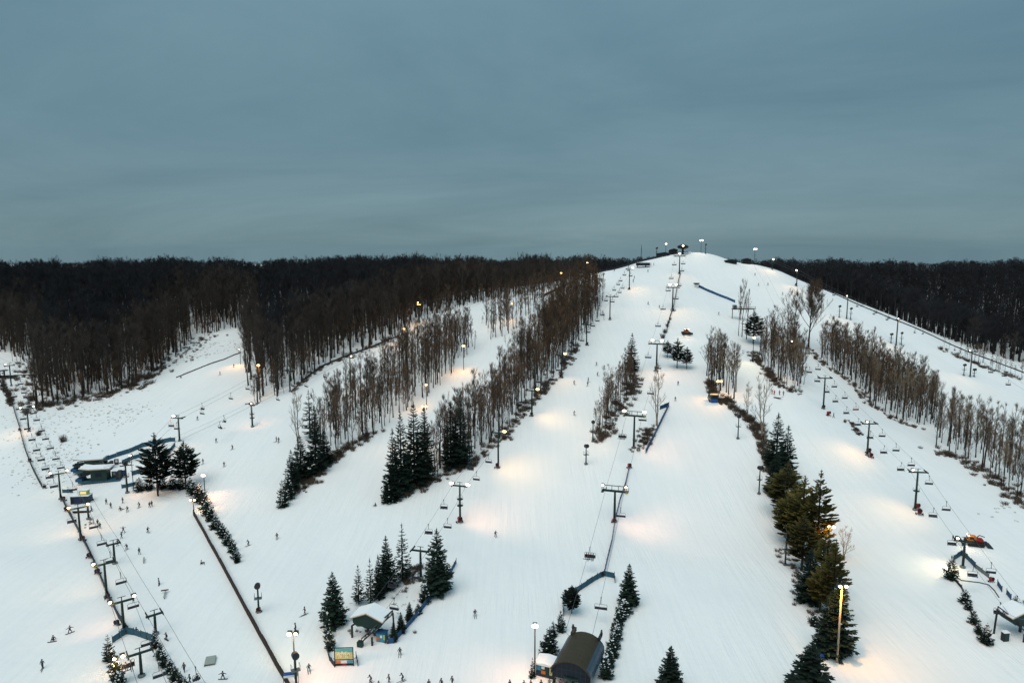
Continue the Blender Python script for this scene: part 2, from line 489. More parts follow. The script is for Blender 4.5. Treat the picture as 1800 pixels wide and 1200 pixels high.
#@@PART2
# ------------------------------------------------------------------ trees
def bare_tree(seed, H=20.0, spread=0.16, fork=0.45, dens=1.0, stems=1):
    """trunk mesh builder and twig-crown mesh builder of a leafless tree"""
    r = random.Random(seed)
    T, K = MB(), MB()
    def rv(s): return Vector((r.uniform(-s, s), r.uniform(-s, s), r.uniform(-s, s)))
    def limb(p, d, L, rad, lvl):
        n = 3 if lvl else 4
        pts = [p.copy()]; q = p.copy(); dd = d.copy()
        for i in range(n):
            dd = (dd + rv(0.15) + Vector((0, 0, 0.13))).normalized()
            q = q + dd*(L/n); pts.append(q.copy())
        rs = [rad*(1-0.82*i/n) for i in range(n+1)]
        (T if lvl == 0 else K).tube(pts, rs, 4 if lvl == 0 else 3, cap=False)
        if lvl < 2:
            for k in range(int((4.5 if lvl == 0 else 3)*dens)+1):
                t = r.uniform(0.25, 1.0); i = min(int(t*n), n-1)
                bp = pts[i].lerp(pts[i+1], t*n-i)
                az = r.uniform(0, 2*PI)
                side = Vector((math.cos(az), math.sin(az), 0.2))
                nd_ = (dd*0.9 + side*0.6).normalized()
                limb(bp, nd_, L*r.uniform(0.38, 0.6), rad*0.42, lvl+1)
        if lvl >= 1:
            for k in range(int(5.6*dens)+1):
                t = r.uniform(0.15, 1.0); i = min(int(t*n), n-1)
                bp = pts[i].lerp(pts[i+1], t*n-i)
                nd_ = (dd + rv(0.7) + Vector((0, 0, 0.35))).normalized()
                K.spike(bp, bp+nd_*r.uniform(0.7, 1.9)*H/20, 0.022*H/20+0.006)
    for st in range(stems):
        lean = rv(0.05 if stems == 1 else 0.13)
        base = Vector((0, 0, -0.6)) + (Vector((r.uniform(-.5, .5), r.uniform(-.5, .5), 0)) if stems > 1 else Vector())
        pts = [base]
        nseg = 7
        hh = H*(1 if st == 0 else r.uniform(.75, .95))
        for i in range(1, nseg+1):
            z = hh*0.93*i/nseg
            pts.append(Vector((base.x+lean.x*z+r.uniform(-.1, .1)*i**.5, base.y+lean.y*z+r.uniform(-.1, .1)*i**.5, z)))
        R0 = 0.0155*H*r.uniform(.8, 1.15)
        T.tube(pts, [R0*1.25] + [R0*(1-0.86*i/nseg) for i in range(1, nseg+1)], 6, cap=False)
        nl = int(10*dens)+3
        for k in range(nl):
            t = fork + (1-fork)*(k+r.uniform(0, .8))/nl
            t = min(t, 0.985); i = min(int(t*nseg), nseg-1)
            bp = pts[i].lerp(pts[i+1], t*nseg-i)
            az = k*2.4 + r.uniform(-.6, .6)
            tc_ = (t-fork)/(1-fork); up = (1.55 - spread*2.0) + 0.9*tc_
            d = Vector((math.cos(az), math.sin(az), up)).normalized()
            limb(bp, d, H*spread*r.uniform(0.75, 1.35)*(1.3-0.72*tc_), R0*(1-t*0.8)*0.5, 0)
    return T, K
BARE = []
for i in range(7):
    T_, K_m = bare_tree(100+i, 20.0, spread=[.17, .24, .15, .27, .19, .16, .23][i], fork=[.38, .28, .46, .22, .36, .48, .25][i], dens=[.74, .74, .64, .76, .72, .64, .74][i])
    BARE.append((T_, K_m, T_.mesh('bare_trunk', 'bark', True), K_m.mesh('bare_crown', 'twigs')))
BARE_PALE = [(None, None, b[0].mesh('bare_trunk', 'bark', True), b[1].mesh('bare_crown', 'twigs_pale')) for b in BARE]
BARE_MID = [(None, None, b[2], b[1].mesh('bare_crown', 'twigs_mid')) for b in BARE]
oak_t, oak_k = bare_tree(301, 20.0, spread=.32, fork=.28, dens=1.5)
oak_me = (oak_t.mesh('bare_trunk', 'bark', True), oak_k.mesh('bare_crown', 'twigs'))
thin_t, thin_k = bare_tree(411, 16.0, spread=.20, fork=.25, dens=.62, stems=2)
thin_me = (thin_t.mesh('bare_trunk', 'twigs_pale', True), thin_k.mesh('bare_crown', 'twigs_pale'))
def plant_bare(meshes, loc, h, label, group=None, wide=1.0, rz=None, Hm=20.0, name='bare_tree'):
    s = h/Hm
    o = thing(name, label, 'tree', loc, random.uniform(0, 6.28) if rz is None else rz, group, (s*wide, s*wide, s))
    ob('trunk', meshes[0], o); ob('crown', meshes[1], o)
    return o

def conifer(seed, H, R, kind):
    r = random.Random(seed)
    T, K, N = MB(), MB(), MB()
    z0 = {'spruce': .05, 'pine': .22, 'sparse': .12, 'small': .03, 'park': .27}[kind]
    T.tube([(0, 0, -.5), (r.uniform(-.1, .1), r.uniform(-.1, .1), H*.5), (0, 0, H*.97)], [H*.017, H*.011, H*.002], 7, cap=False)
    lv = {'spruce': 30, 'pine': 24, 'sparse': 18, 'small': 13, 'park': 20}[kind]
    for i in range(lv):
        t = (i+r.uniform(-.5, .5))/(lv-1); t = min(max(t, 0), 1)
        z = H*(z0+(0.985-z0)*t)
        if kind in ('pine', 'park'):
            rad = R*(0.45+0.55*math.sin(PI*min(1, (0.16+t*0.95))))*(1-t**3*.85)
        else:
            rad = R*((1-t)**0.8*0.97+0.035)
            if t < .12: rad *= .72+2.3*t
        nb = {'spruce': 9, 'pine': 7, 'sparse': 7, 'small': 8, 'park': 9}[kind]
        nb = max(4, int(nb*(0.5+0.5*(1-t))+.5))
        a0 = r.uniform(0, 6.28)
        for k in range(nb):
            z = H*(z0+(0.985-z0)*min(max(t+r.uniform(-.35, .35)/(lv-1), 0), 1))
            a = a0+2*PI*k/nb+r.uniform(-.3, .3)
            L = rad*r.uniform(.72, 1.12)
            if r.random() < .06: L *= .5
            dr = {'spruce': -.22+.75*t, 'pine': .12+.5*t, 'sparse': -.1+.5*t, 'small': .05+.6*t, 'park': .02+.55*t}[kind] + r.uniform(-.1, .1)
            ca, sa = math.cos(a), math.sin(a)
            base = Vector((0, 0, z))
            def at(s): return base+Vector((ca*L*s, sa*L*s, L*dr*s - L*.10*math.sin(PI*s)*(1-t)))
            if kind in ('pine', 'sparse', 'park'):
                K.tube([base, at(.5), at(1)], [H*.0035, H*.0025, H*.001], 3, cap=False)
            m = {'spruce': 6, 'pine': 9, 'sparse': 5, 'small': 5, 'park': 9}[kind]
            s0 = {'spruce': .18, 'pine': .35, 'sparse': .25, 'small': .15, 'park': .3}[kind]
            for q in range(m):
                s = s0+(1-s0)*(q+r.uniform(0, .6))/m
                p = at(min(s, 1))
                bl = ({'spruce': .36, 'pine': .40, 'sparse': .30, 'small': .48, 'park': .36}[kind]*L*(1.08-s*.65)+.02*H*.3)*r.uniform(.75, 1.2)
                for sg in (-1, 1):
                    da = a+sg*r.uniform(.5, 1.05)
                    tip = p+Vector((math.cos(da)*bl, math.sin(da)*bl, bl*(dr*.55-.22+r.uniform(-.12, .14) + (.30 if kind in ('pine', 'park') else 0))))
                    wv = Vector((-math.sin(da), math.cos(da), 0))*bl*.30
                    mid = p.lerp(tip, .45); dz = Vector((0, 0, bl*.16))
                    K.quad([p, mid+wv-dz, tip, mid+dz*.5]); K.quad([p, mid+dz*.5, tip, mid-wv-dz])
            tip = at(1.13)
            wv = Vector((-sa, ca, 0))*L*.10
            K.quad([at(.7), at(.92)+wv, tip, at(.92)-wv])
            if r.random() < {'small': .24, 'sparse': .08}.get(kind, 0.0):
                s = r.uniform(.5, .95); p = at(s)+Vector((0, 0, .03*R))
                N.ball(p, r.uniform(.06, .12)*R, 0, 6, 3, (1.3, 1.0, .55))
    K.spike((0, 0, H*.92), (0, 0, H*1.02), H*.012, n=4)
    return T, K, N
CON = {}
def conifer_set(kind, n, H, R, foliage, seed):
    CON[(kind, foliage)] = (H, R, [])
    for i in range(n):
        T, K, N = conifer(seed+i, H, R, kind)
        CON[(kind, foliage)][2].append((T.mesh('conifer_trunk', 'bark', True), K.mesh('conifer_crown', foliage), N.mesh('snow_tufts', 'snow_lump', True) if N.f else None))
conifer_set('spruce', 3, 14, 3.0, 'spruce', 10)
conifer_set('spruce', 2, 14, 3.0, 'spruce_blue', 20)
conifer_set('sparse', 2, 11, 2.2, 'spruce', 30)
conifer_set('pine', 3, 16, 3.2, 'pine', 40)
conifer_set('park', 2, 14, 4.0, 'spruce', 50)
conifer_set('small', 4, 3.4, 1.1, 'spruce', 60)
cidx = [0]
NAMEK = {'spruce': 'spruce_tree', 'sparse': 'sparse_conifer', 'pine': 'pine_tree', 'park': 'pine_tree', 'small': 'small_conifer'}
def plant_conifer(kind, u, vb, vt, wpx, label, foliage=None, group=None):
    foliage = foliage or {'pine': 'pine'}.get(kind, 'spruce')
    H0, R0, vs = CON[(kind, foliage)]
    B = P(u, vb)
    h = max(1.2, zat(B, vt)-B.z); w = width_at(B, wpx)/2*{'spruce': 1.13, 'pine': 1.22, 'park': 1.08}.get(kind, 1.08)
    cidx[0] += 1
    ms = vs[cidx[0] % len(vs)]
    o = thing(NAMEK[kind], label, 'tree', B, random.uniform(0, 6.28), group, (w/R0, w/R0, h/H0))
    ob('trunk', ms[0], o); ob('crown', ms[1], o)
    if ms[2] is not None: ob('snow_tufts', ms[2], o)['kind'] = 'stuff'
    return o

def row(kind, lst, label, group, foliage=None):
    for i, (u, vb, vt, w) in enumerate(lst):
        plant_conifer(kind, u, vb, vt, w*1.25, label.format(ordw(i)), foliage, group)
# the grove round the green-roofed station
for a in [
 ('spruce', 587, 1097, 1004, 50, 'broad dark spruce at the outer end of the grove behind the map board'),
 ('sparse', 631, 1061, 992, 28, 'thin open conifer with snowy branches between the broad spruce and the dense trio'),
 ('sparse', 652, 1060, 980, 28, 'straight conifer with bare lower trunk above the snowy station roof'),
 ('spruce', 666, 1050, 974, 26, 'narrow dark conifer tucked against the tallest grove spruce'),
 ('spruce', 680, 1034, 941, 42, 'tallest pointed dark spruce in the grove above the snowy station roof'),
 ('sparse', 708, 1020, 919, 38, 'open-topped ragged conifer at the high end of the grove'),
 ('spruce', 769, 1040, 928, 58, 'big wide spruce standing alone beside the lift tower and blue netting'),
 ('small', 747, 1058, 1024, 26, 'snowy small conifer below the big wide spruce'),
 ('small', 735, 1078, 1059, 17, 'low snow-capped conifer on the blue netting beside the grove lift'),
 ('spruce', 720, 1090, 1057, 18, 'slim pointed young spruce on the blue netting'),
 ('spruce', 705, 1111, 1075, 19, 'slim young spruce touching the station truss and blue netting'),
 ('spruce', 692, 1126, 1090, 16, 'slim young spruce at the lowest end of the blue netting'),
 ('small', 577, 1120, 1075, 22, 'snow-dusted slim conifer below the broad grove spruce'),
 ('small', 580, 1140, 1100, 23, 'snow-plastered conifer just behind the map board'),
 # the mid-slope clumps
 ('spruce', 729, 852, 705, 54, 'tallest dark spruce in the clump at the foot of the middle tree strip'),
 ('spruce', 706, 864, 722, 46, 'dark spruce leaning out on the lower side of the big spruce clump'),
 ('spruce', 692, 874, 752, 40, 'front dark spruce of the big clump on the middle slope'),
 ('spruce', 747, 842, 712, 44, 'dark spruce at the back of the big clump beside bare trees'),
 ('spruce', 689, 880, 812, 30, 'young spruce with yellowish lit side under the big clump'),
 ('small', 681, 882, 838, 30, 'snow-covered round conifer at the toe of the big spruce clump'),
 ('spruce', 793, 822, 705, 42, 'left one of two tall dark spruces beside the bare tree strip'),
 ('spruce', 810, 818, 700, 46, 'right one of two tall dark spruces beside the bare tree strip'),
 ('spruce', 556, 830, 712, 40, 'tallest spruce in the brushy clump at the lower end of the far strip'),
 ('spruce', 530, 842, 764, 42, 'broad dark spruce in front of the brushy clump'),
 ('spruce', 571, 815, 755, 34, 'dark spruce half hidden in bare twigs of the brushy clump'),
 ('spruce', 514, 862, 790, 32, 'narrow spruce on the lower edge of the brushy clump'),
 ('small', 508, 876, 828, 26, 'snow-flecked conifer second from the tip of the brushy clump'),
 ('small', 497, 890, 842, 26, 'snow-flecked conifer at the very tip of the brushy clump'),
 ('sparse', 545, 770, 685, 34, 'pale twiggy conifer rising behind the brushy clump'),
 # left station
 ('park', 278, 871, 760, 56, 'big dark pine on a bare trunk beside the twin sheds'),
 ('park', 327, 857, 774, 47, 'smaller dark pine beside the floodlit lift tower and twin sheds'),
 # central ski run
 ('spruce', 1105, 1062, 990, 40, 'dark spruce topping the hedge beside the barrel-roofed station'),
 ('park', 1005, 1077, 1028, 33, 'bushy dark conifer at the end of the blue netting above the barrel roof'),
 ('small', 985, 1108, 1072, 22, 'snow-flecked conifer on the left of the lift ropes above the barrel roof'),
 ('small', 972, 1118, 1090, 18, 'small narrow conifer between two snowy ones beside the barrel roof'),
 ('small', 966, 1146, 1100, 38, 'wide snow-flecked conifer left of the barrel roof'),
 ('small', 952, 1164, 1142, 22, 'low conifer with snow cap beside the tall lamp pole at the barrel roof'),
 ('small', 936, 1190, 1154, 14, 'tiny slim conifer at the foot of the tall lamp pole'),
 ('spruce', 1177, 1218, 1134, 52, 'dark spruce cut by the bottom edge right of the barrel-roofed station'),
 ('spruce', 1423, 1222, 1128, 84, 'large spruce cut by the bottom edge in front of the tall wooden lamp pole'),
 ('spruce', 1110, 652, 585, 30, 'brownish pointed conifer at the top of the narrow brush strip'),
 ('park', 1190, 647, 594, 26, 'tallest of three dark conifers below the red groomer near the central lift'),
 ('park', 1173, 628, 598, 20, 'left shaded conifer of the three below the red groomer'),
 ('park', 1207, 648, 609, 22, 'right open-branched conifer of the three below the red groomer'),
 ('park', 1324, 604, 546, 36, 'large round dark conifer beside the wooden platform high on the hill'),
 # right tree line
 ('spruce', 1364, 822, 725, 46, 'topmost pointed dark spruce of the long evergreen line on the right'),
 ('spruce', 1381, 850, 747, 46, 'second dark spruce of the evergreen line beside the topmost one'),
 ('spruce', 1362, 868, 795, 42, 'dark spruce on the piste side of the evergreen line under the topmost one'),
 ('pine', 1380, 912, 812, 56, 'dense olive pine in the upper half of the evergreen line'),
 ('pine', 1384, 955, 862, 46, 'yellowish pine leaning over the piste in the evergreen line'),
 ('pine', 1408, 968, 836, 54, 'tall golden olive pine in the middle of the evergreen line'),
 ('pine', 1434, 988, 826, 50, 'tallest dark-edged pine in the middle of the evergreen line'),
 ('pine', 1409, 1002, 900, 48, 'brown-green pine below the golden one in the evergreen line'),
 ('spruce', 1421, 1056, 962, 54, 'dark bushy spruce below the tall pines of the evergreen line'),
 ('pine', 1461, 1090, 948, 44, 'yellow-green slim pine above the tall wooden lamp pole'),
 ('pine', 1441, 1075, 985, 38, 'rusty olive pine behind the dark bushy spruce'),
 ('pine', 1394, 940, 846, 44, 'olive pine with golden lower boughs between the two upper pines'),
 ('pine', 1450, 1048, 926, 42, 'slender golden pine under the tallest dark-edged one'),
 ('spruce', 1470, 1148, 1008, 66, 'massive dark spruce behind the tall wooden lamp pole'),
 ('spruce', 1450, 1150, 1045, 48, 'dark spruce on the piste side of the massive one at the lamp pole'),
 ('small', 1432, 1098, 1080, 22, 'small snow-capped conifer sticking out of the evergreen line over the piste'),
 # right station
 ('small', 1670, 1016, 975, 28, 'round dark conifer at the uphill corner of the snowy right-hand station pen'),
 ('small', 1783, 1070, 1046, 24, 'dark bushy conifer beside the roof of the right-hand station'),
 ('small', 1798, 1082, 1052, 22, 'dark conifer cut by the frame edge beside the right-hand station'),
]:
    plant_conifer(*a)
# the light brushy undertrees of the grove
row('small', [(245, 862, 838, 20), (262, 860, 836, 18), (285, 858, 833, 20), (303, 858, 834, 20), (318, 858, 836, 20), (335, 862, 838, 18), (343, 868, 844, 22), (352, 880, 849, 24), (360, 893, 862, 20), (366, 905, 875, 20), (371, 914, 889, 18),
              (379, 928, 905, 19), (386, 937, 912, 15), (392, 944, 918, 18), (401, 957, 930, 18), (408, 969, 943, 16), (413, 980, 953, 16), (417, 988, 965, 12)],
    '{} small conifer in the hedge from the big pine down along the long fence', 'small conifers of the hedge below the twin sheds')
row('small', [(1096, 1078, 1052, 26), (1091, 1089, 1064, 20), (1087, 1100, 1074, 20), (1084, 1113, 1086, 20), (1082, 1124, 1098, 20), (1079, 1138, 1110, 22), (1076, 1152, 1124, 22), (1071, 1170, 1136, 22), (1066, 1190, 1150, 24)],
    '{} conifer from the top in the hedge right of the barrel roof', 'conifers of the hedge right of the barrel-roofed station')
row('small', [(192, 1160, 1114, 20), (199, 1178, 1142, 18), (206, 1202, 1150, 24), (211, 1222, 1178, 22)],
    '{} conifer down in the row left of the bottom lift tower', 'conifers flanking the lower end of the far lift')
row('small', [(273, 1138, 1103, 14), (282, 1156, 1125, 17), (290, 1170, 1142, 18), (299, 1182, 1155, 18), (308, 1194, 1166, 18), (317, 1206, 1178, 18), (327, 1218, 1188, 16)],
    '{} conifer down in the row right of the bottom lift tower', 'conifers flanking the lower end of the far lift')
row('small', [(1696, 1059, 1034, 19), (1702, 1070, 1057, 14), (1711, 1095, 1071, 18), (1721, 1113, 1093, 15), (1733, 1130, 1094, 22)],
    '{} conifer from the top in the row below the right-hand station pen', 'small conifers in a row below the right-hand station')

# --- the leafless woods: survey lines of where their lower edges run
EDGE = [(-300, 620), (0, 618), (50, 640), (60, 725), (110, 704), (215, 690), (268, 657), (325, 612), (345, 590), (415, 577), (424, 562), (430, 640), (438, 690), (458, 708), (510, 688), (560, 646), (625, 619), (697, 592),
        (737, 560), (825, 536), (950, 514), (1012, 496), (1040, 486)]
ex, ev = np.array([e[0] for e in EDGE], float), np.array([e[1] for e in EDGE], float)
def projn(x, y, z):
    zz = z-HC; f = y*cs-zz*sn; up = y*sn+zz*cs
    return 900+F*x/f, 600-F*up/f, f
def jgrid(x0, x1, y0, y1, sp):
    gx, gy = np.meshgrid(np.arange(x0, x1, sp), np.arange(y0, y1, sp))
    gx = gx.ravel() + rng.uniform(-.46, .46, gx.size)*sp; gy = gy.ravel() + rng.uniform(-.46, .46, gy.size)*sp
    return gx, gy
SKY = [(1330, 470), (1400, 497), (1450, 516), (1500, 536), (1550, 557), (1600, 578), (1700, 624), (1800, 660), (2100, 780)]
skl = np.array([P(u, v)[:2] for u, v in SKY[:-1]])
def behind_right(x, y):
    o = np.argsort(skl[:, 0]); return y > np.interp(x, skl[o, 0], skl[o, 1])
wood = []
for (y0, y1, sp) in ((260, 470, 4.7), (470, 640, 6.0), (640, 1000, 9.0), (1000, 1700, 15.0)):
    xm = min(1150, y1*0.9+60)
    x, y = jgrid(-xm, xm, y0, y1, sp)
    z = height(x, y)
    u, v, f = projn(x, y, z)
    lim = np.interp(u, ex, ev)
    # thinner fringe right at the edge, dense further in
    left = (u < 1040) & (v < lim) & (y > 255) & ~((u > 840) & (y < 405))
    center = (u >= 1040) & (u <= 1400) & (y > 545)
    right = (u > 1340) & (y > np.where(x > skl[0, 0], np.interp(x, np.sort(skl[:, 0]), skl[np.argsort(skl[:, 0]), 1]), 9e9) + 42) & (x > 150)
    ok = (left | center | right) & (u > -130) & (u < 1930)
    for i in np.nonzero(ok)[0]:
        zone = 'R' if right[i] else ('C' if center[i] else ('L' if u[i] < 424 else 'B'))
        wood.append((x[i], y[i], z[i], zone, v[i], u[i]))
def poly_fill(px, sp, zone, keep=1.0):
    g = [P(u, v) for u, v in px]
    gx = [p.x for p in g]; gy = [p.y for p in g]
    x, y = jgrid(min(gx), max(gx), min(gy), max(gy), sp)
    n = len(g); inside = np.zeros(len(x), bool)
    for i in range(n):
        a, b = g[i], g[(i+1) % n]
        c = ((a.y > y) != (b.y > y)) & (x < (b.x-a.x)*(y-a.y)/((b.y-a.y) or 1e-9)+a.x)
        inside ^= c
    inside &= rng.random(len(x)) < keep
    x, y = x[inside], y[inside]
    z = height(x, y); u, v, f = projn(x, y, z)
    return [(x[i], y[i], z[i], zone, v[i], u[i]) for i in range(len(x))]
S1 = [(545, 805), (590, 795), (650, 772), (690, 738), (760, 692), (800, 655), (828, 622), (832, 604), (800, 594), (755, 606), (700, 642), (630, 692), (575, 735)]
S2 = [(730, 855), (830, 812), (880, 770), (930, 708), (960, 676), (985, 648), (1012, 610), (1050, 562), (1062, 525), (1040, 512), (1005, 524), (970, 560), (930, 610), (902, 655), (868, 705), (805, 770), (755, 805)]
S3 = [(1348, 655), (1375, 678), (1408, 695), (1414, 650), (1395, 612), (1350, 598), (1335, 622)]
S4 = [(1240, 668), (1256, 692), (1280, 706), (1298, 702), (1290, 672), (1262, 640), (1246, 645)]
S5 = [(1436, 618), (1440, 634), (1477, 660), (1507, 682), (1533, 714), (1567, 735), (1593, 743), (1617, 752), (1650, 756), (1655, 738), (1640, 700), (1575, 660), (1500, 626), (1462, 610)]
S6 = [(1640, 792), (1690, 803), (1730, 828), (1765, 858), (1795, 886), (1840, 900), (1840, 850), (1790, 800), (1735, 770), (1690, 755), (1655, 757)]
S9 = [(1645, 614), (1690, 634), (1790, 670), (1800, 664), (1700, 624), (1655, 606)]
S7 = [(1042, 776), (1064, 766), (1086, 726), (1112, 692), (1116, 655), (1098, 655), (1078, 690), (1060, 730)]
S8 = [(850, 565), (880, 545), (930, 528), (985, 512), (1020, 506), (1000, 524), (930, 560), (900, 585), (862, 600)]
strip = poly_fill(S1, 3.6, 'S1') + poly_fill(S2, 3.05, 'S2') + poly_fill(S3, 3.7, 'S3') + poly_fill(S4, 2.9, 'S4') + poly_fill(S5, 3.4, 'S5') + poly_fill(S6, 3.7, 'S6') + poly_fill(S7, 2.7, 'S7') + poly_fill(S8, 4.6, 'S8') + poly_fill(S9, 4.5, 'S9', .7)
ZH = {'L': (23, 29), 'B': (21, 27), 'R': (17, 23), 'C': (15, 21), 'S1': (13, 19), 'S2': (13, 20), 'S3': (12, 17), 'S4': (13, 18), 'S5': (12, 18), 'S6': (11, 17), 'S7': (7, 13), 'S8': (11, 16), 'S9': (5, 11)}
ZL = {'L': ('tall bare tree in the dark wood at the far left above the snowy gully', 'trees of the far left wood'),
      'B': ('bare tall tree in the dark wood lining the far side of the left ridge', 'trees behind the left ridge'),
      'R': ('bare dark tree in the wood beyond the right skyline of the hill', 'trees beyond the right skyline'),
      'C': ('bare dark tree on the plateau behind the summit', 'trees behind the summit'),
      'S1': ('bare grey-brown tree in the strip between the left ridge run and next run', 'trees of the leftmost strip on the slope'),
      'S2': ('bare brown tree in the long strip left of the left chairlift towers', 'trees of the long middle strip'),
      'S3': ('bare tree in the small strip under the round dark conifer', 'trees of the strip under the round conifer'),
      'S4': ('bare lamplit tree in the little clump beside the green machine', 'trees of the small lamplit clump'),
      'S5': ('bare pale-topped tree in the long row between the two right-hand lifts', 'trees of the long right-hand row'),
      'S6': ('bare tree in the lower right wood by the frame edge', 'trees of the lower right wood'),
      'S7': ('short bare sapling in the narrow brushy strip on the central run', 'saplings of the narrow brush strip'),
      'S9': ('thin bare tree in the scrub line on the right skyline run', 'trees of the skyline scrub line'),
      'S8': ('bare tree on the thin upper strip near the ridge lamps', 'trees of the thin upper strip')}
alltrees = []
for t in strip+wood:
    lo, hi = ZH[t[3]]
    k = 1.0
    if t[1] > 640: k = 0.95
    h = random.uniform(lo, hi)*(random.uniform(.55, 1.0) if random.random() < .4 else 1.0)*k
    if t[3] == 'R': h *= 0.8+0.2*min(1, (t[1]-300)/250)
    if t[3] in 'LBRC':
        h = min(h, max(7.0, zat((t[0], t[1]), (475.5 if t[5] < 420 or t[5] > 1330 else 475.5-6*min(1, max(0, (t[5]-420)/140)))-17*random.random()**1.7+3.0*math.sin(t[5]/61)+2.5*math.sin(t[5]/17))-t[2]))
    f = proj(t)[2]
    seen = 1.0
    if t[3] in 'LBRC':
        # trees behind others in the wood barely show: rank by how near the wood's edge they stand
        if t[3] in ('L', 'B'): seen = 1.0/(1+max(0, np.interp(t[5], ex, ev)-t[4])/14.0)
        else: seen = .25
        if not (0 < t[5] < 1800): seen = 0
    alltrees.append((h/f*seen, t, h))
alltrees.sort(key=lambda a: -a[0])
near, rest = alltrees[:288], alltrees[288:]
for s, t, h in near:
    lab, grp = ZL[t[3]]
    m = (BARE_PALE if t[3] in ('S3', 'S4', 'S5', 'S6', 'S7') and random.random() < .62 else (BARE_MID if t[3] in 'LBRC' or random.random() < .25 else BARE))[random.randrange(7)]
    plant_bare((m[2], m[3]), (t[0], t[1], t[2]-.1), h, lab, grp, wide={'L': 1.0, 'S7': 1.5}.get(t[3], .9)*random.uniform(.7, 1.15))
# single bare trees that stand out
def lone(me, u, vb, vt, label, wide=1.0, Hm=20.0):
    B = P(u, vb); return plant_bare(me, B, zat(B, vt)-B.z, label, None, wide, Hm=Hm)
lone(oak_me, 1421, 611, 514, 'broad round-crowned bare tree standing above the long right-hand row', .95)
lone((BARE[0][2], BARE[0][3]), 1395, 598, 517, 'bare tree close beside the broad round-crowned one', 1.0)
lone((BARE[3][2], BARE[3][3]), 1384, 596, 520, 'bare tree on the outer side of the pair by the broad crown', 1.0)
lone(thin_me, 1152, 748, 650, 'pale two-stemmed bare tree beside the blue net on the central run', .9, 16)
lone(thin_me, 1336, 768, 664, 'pale thin bare tree above the topmost spruce of the evergreen line', .9, 16)
lone(thin_me, 1066, 720, 646, 'leaning pale bare tree over the narrow brush strip', 1.0, 16)
lone(thin_me, 1485, 985, 930, 'fine-twigged bare tree poking out behind the tall pines', 1.3, 16)
lone(thin_me, 522, 790, 688, 'pale bare tree over the snow left of the brushy clump', .8, 16)
lone(thin_me, 1312, 735, 676, 'small pale bare tree leaning beside the brown bank', .9, 16)
lone((BARE[1][2], BARE[1][3]), 1304, 592, 502, 'slender bare tree growing through the wooden platform', .55)
lone((BARE[4][2], BARE[4][3]), 1298, 590, 506, 'dark slender bare tree just behind the wooden platform', .5)
lone((BARE[2][2], BARE[2][3]), 1312, 596, 510, 'thin bare tree between the platform and the round conifer', .5)

def gn_scatter(name, pts, sources, label):
    """one object that stands for a mass nobody could count; sources are (mesh, probability)"""
    me = bpy.data.meshes.new(name)
    me.from_pydata([p[0] for p in pts], [], [])
    for nm, typ, k in (('turn', 'FLOAT_VECTOR', 1), ('size', 'FLOAT_VECTOR', 2)):
        at = me.attributes.new(nm, typ, 'POINT')
        at.data.foreach_set('vector', [c for p in pts for c in p[k]])
    o = bpy.data.objects.new(name, me); C.objects.link(o)
    o['kind'] = 'stuff'; o['label'] = label
    g = bpy.data.node_groups.new(name, 'GeometryNodeTree')
    g.interface.new_socket('Geometry', in_out='INPUT', socket_type='NodeSocketGeometry')
    g.interface.new_socket('Geometry', in_out='OUTPUT', socket_type='NodeSocketGeometry')
    gi, go = nd(g, 'NodeGroupInput'), nd(g, 'NodeGroupOutput')
    jn = nd(g, 'GeometryNodeJoinGeometry')
    for i, s in enumerate(sources):
        so = bpy.data.objects.new(name+'_pattern', s)
        oi = nd(g, 'GeometryNodeObjectInfo'); oi.inputs['Object'].default_value = so
        gti = nd(g, 'GeometryNodeGeometryToInstance')
        g.links.new(oi.outputs['Geometry'], gti.inputs[0]); g.links.new(gti.outputs[0], jn.inputs[0])
    ip = nd(g, 'GeometryNodeInstanceOnPoints')
    g.links.new(gi.outputs[0], ip.inputs['Points']); g.links.new(jn.outputs[0], ip.inputs['Instance'])
    ip.inputs['Pick Instance'].default_value = True
    rv = nd(g, 'FunctionNodeRandomValue', data_type='INT')
    rv.inputs[4].default_value = 0; rv.inputs[5].default_value = len(sources)-1
    g.links.new(rv.outputs[2], ip.inputs['Instance Index'])
    for nm, sock in (('turn', 'Rotation'), ('size', 'Scale')):
        na = nd(g, 'GeometryNodeInputNamedAttribute', data_type='FLOAT_VECTOR'); na.inputs[0].default_value = nm
        g.links.new(na.outputs[0], ip.inputs[sock])
    g.links.new(ip.outputs[0], go.inputs[0])
    md = o.modifiers.new('scatter', 'NODES'); md.node_group = g
    return o
def joined(T, K, mats, nm):
    J = MB(); J.v = T.v+K.v; n = len(T.v)
    J.f = T.f+[tuple(i+n for i in f) for f in K.f]; J.m = [0]*len(T.f)+[1]*len(K.f)
    return J.mesh(nm, mats)
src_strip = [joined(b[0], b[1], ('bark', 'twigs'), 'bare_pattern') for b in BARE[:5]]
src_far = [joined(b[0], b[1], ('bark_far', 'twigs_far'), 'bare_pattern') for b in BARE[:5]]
def pts_of(lst):
    out = []
    for s, t, h in lst:
        k = {'R': 1.7, 'C': 1.7}.get(t[3], 1.25 if t[1] > 480 else 1.0)
        out.append(((t[0], t[1], t[2]-.1), (0, 0, random.uniform(0, 6.28)), (h/20*random.uniform(.7, 1.15)*k, h/20*random.uniform(.7, 1.15)*k, h/20)))
    return out
gn_scatter('strip_woods', pts_of([a for a in rest if a[1][3][0] == 'S']), src_strip, 'the many more bare trees inside the strips between the ski runs')
def nearw(t):
    if t[3] not in 'LB': return t[1] < 395
    d = min(np.interp(q, ex, ev)-t[4] for q in (t[5]-25, t[5], t[5]+25))
    return t[1] < 520 and (math.sin(t[0]*91.7+t[1]*37.3)*.5+.5) > (d-12)/60
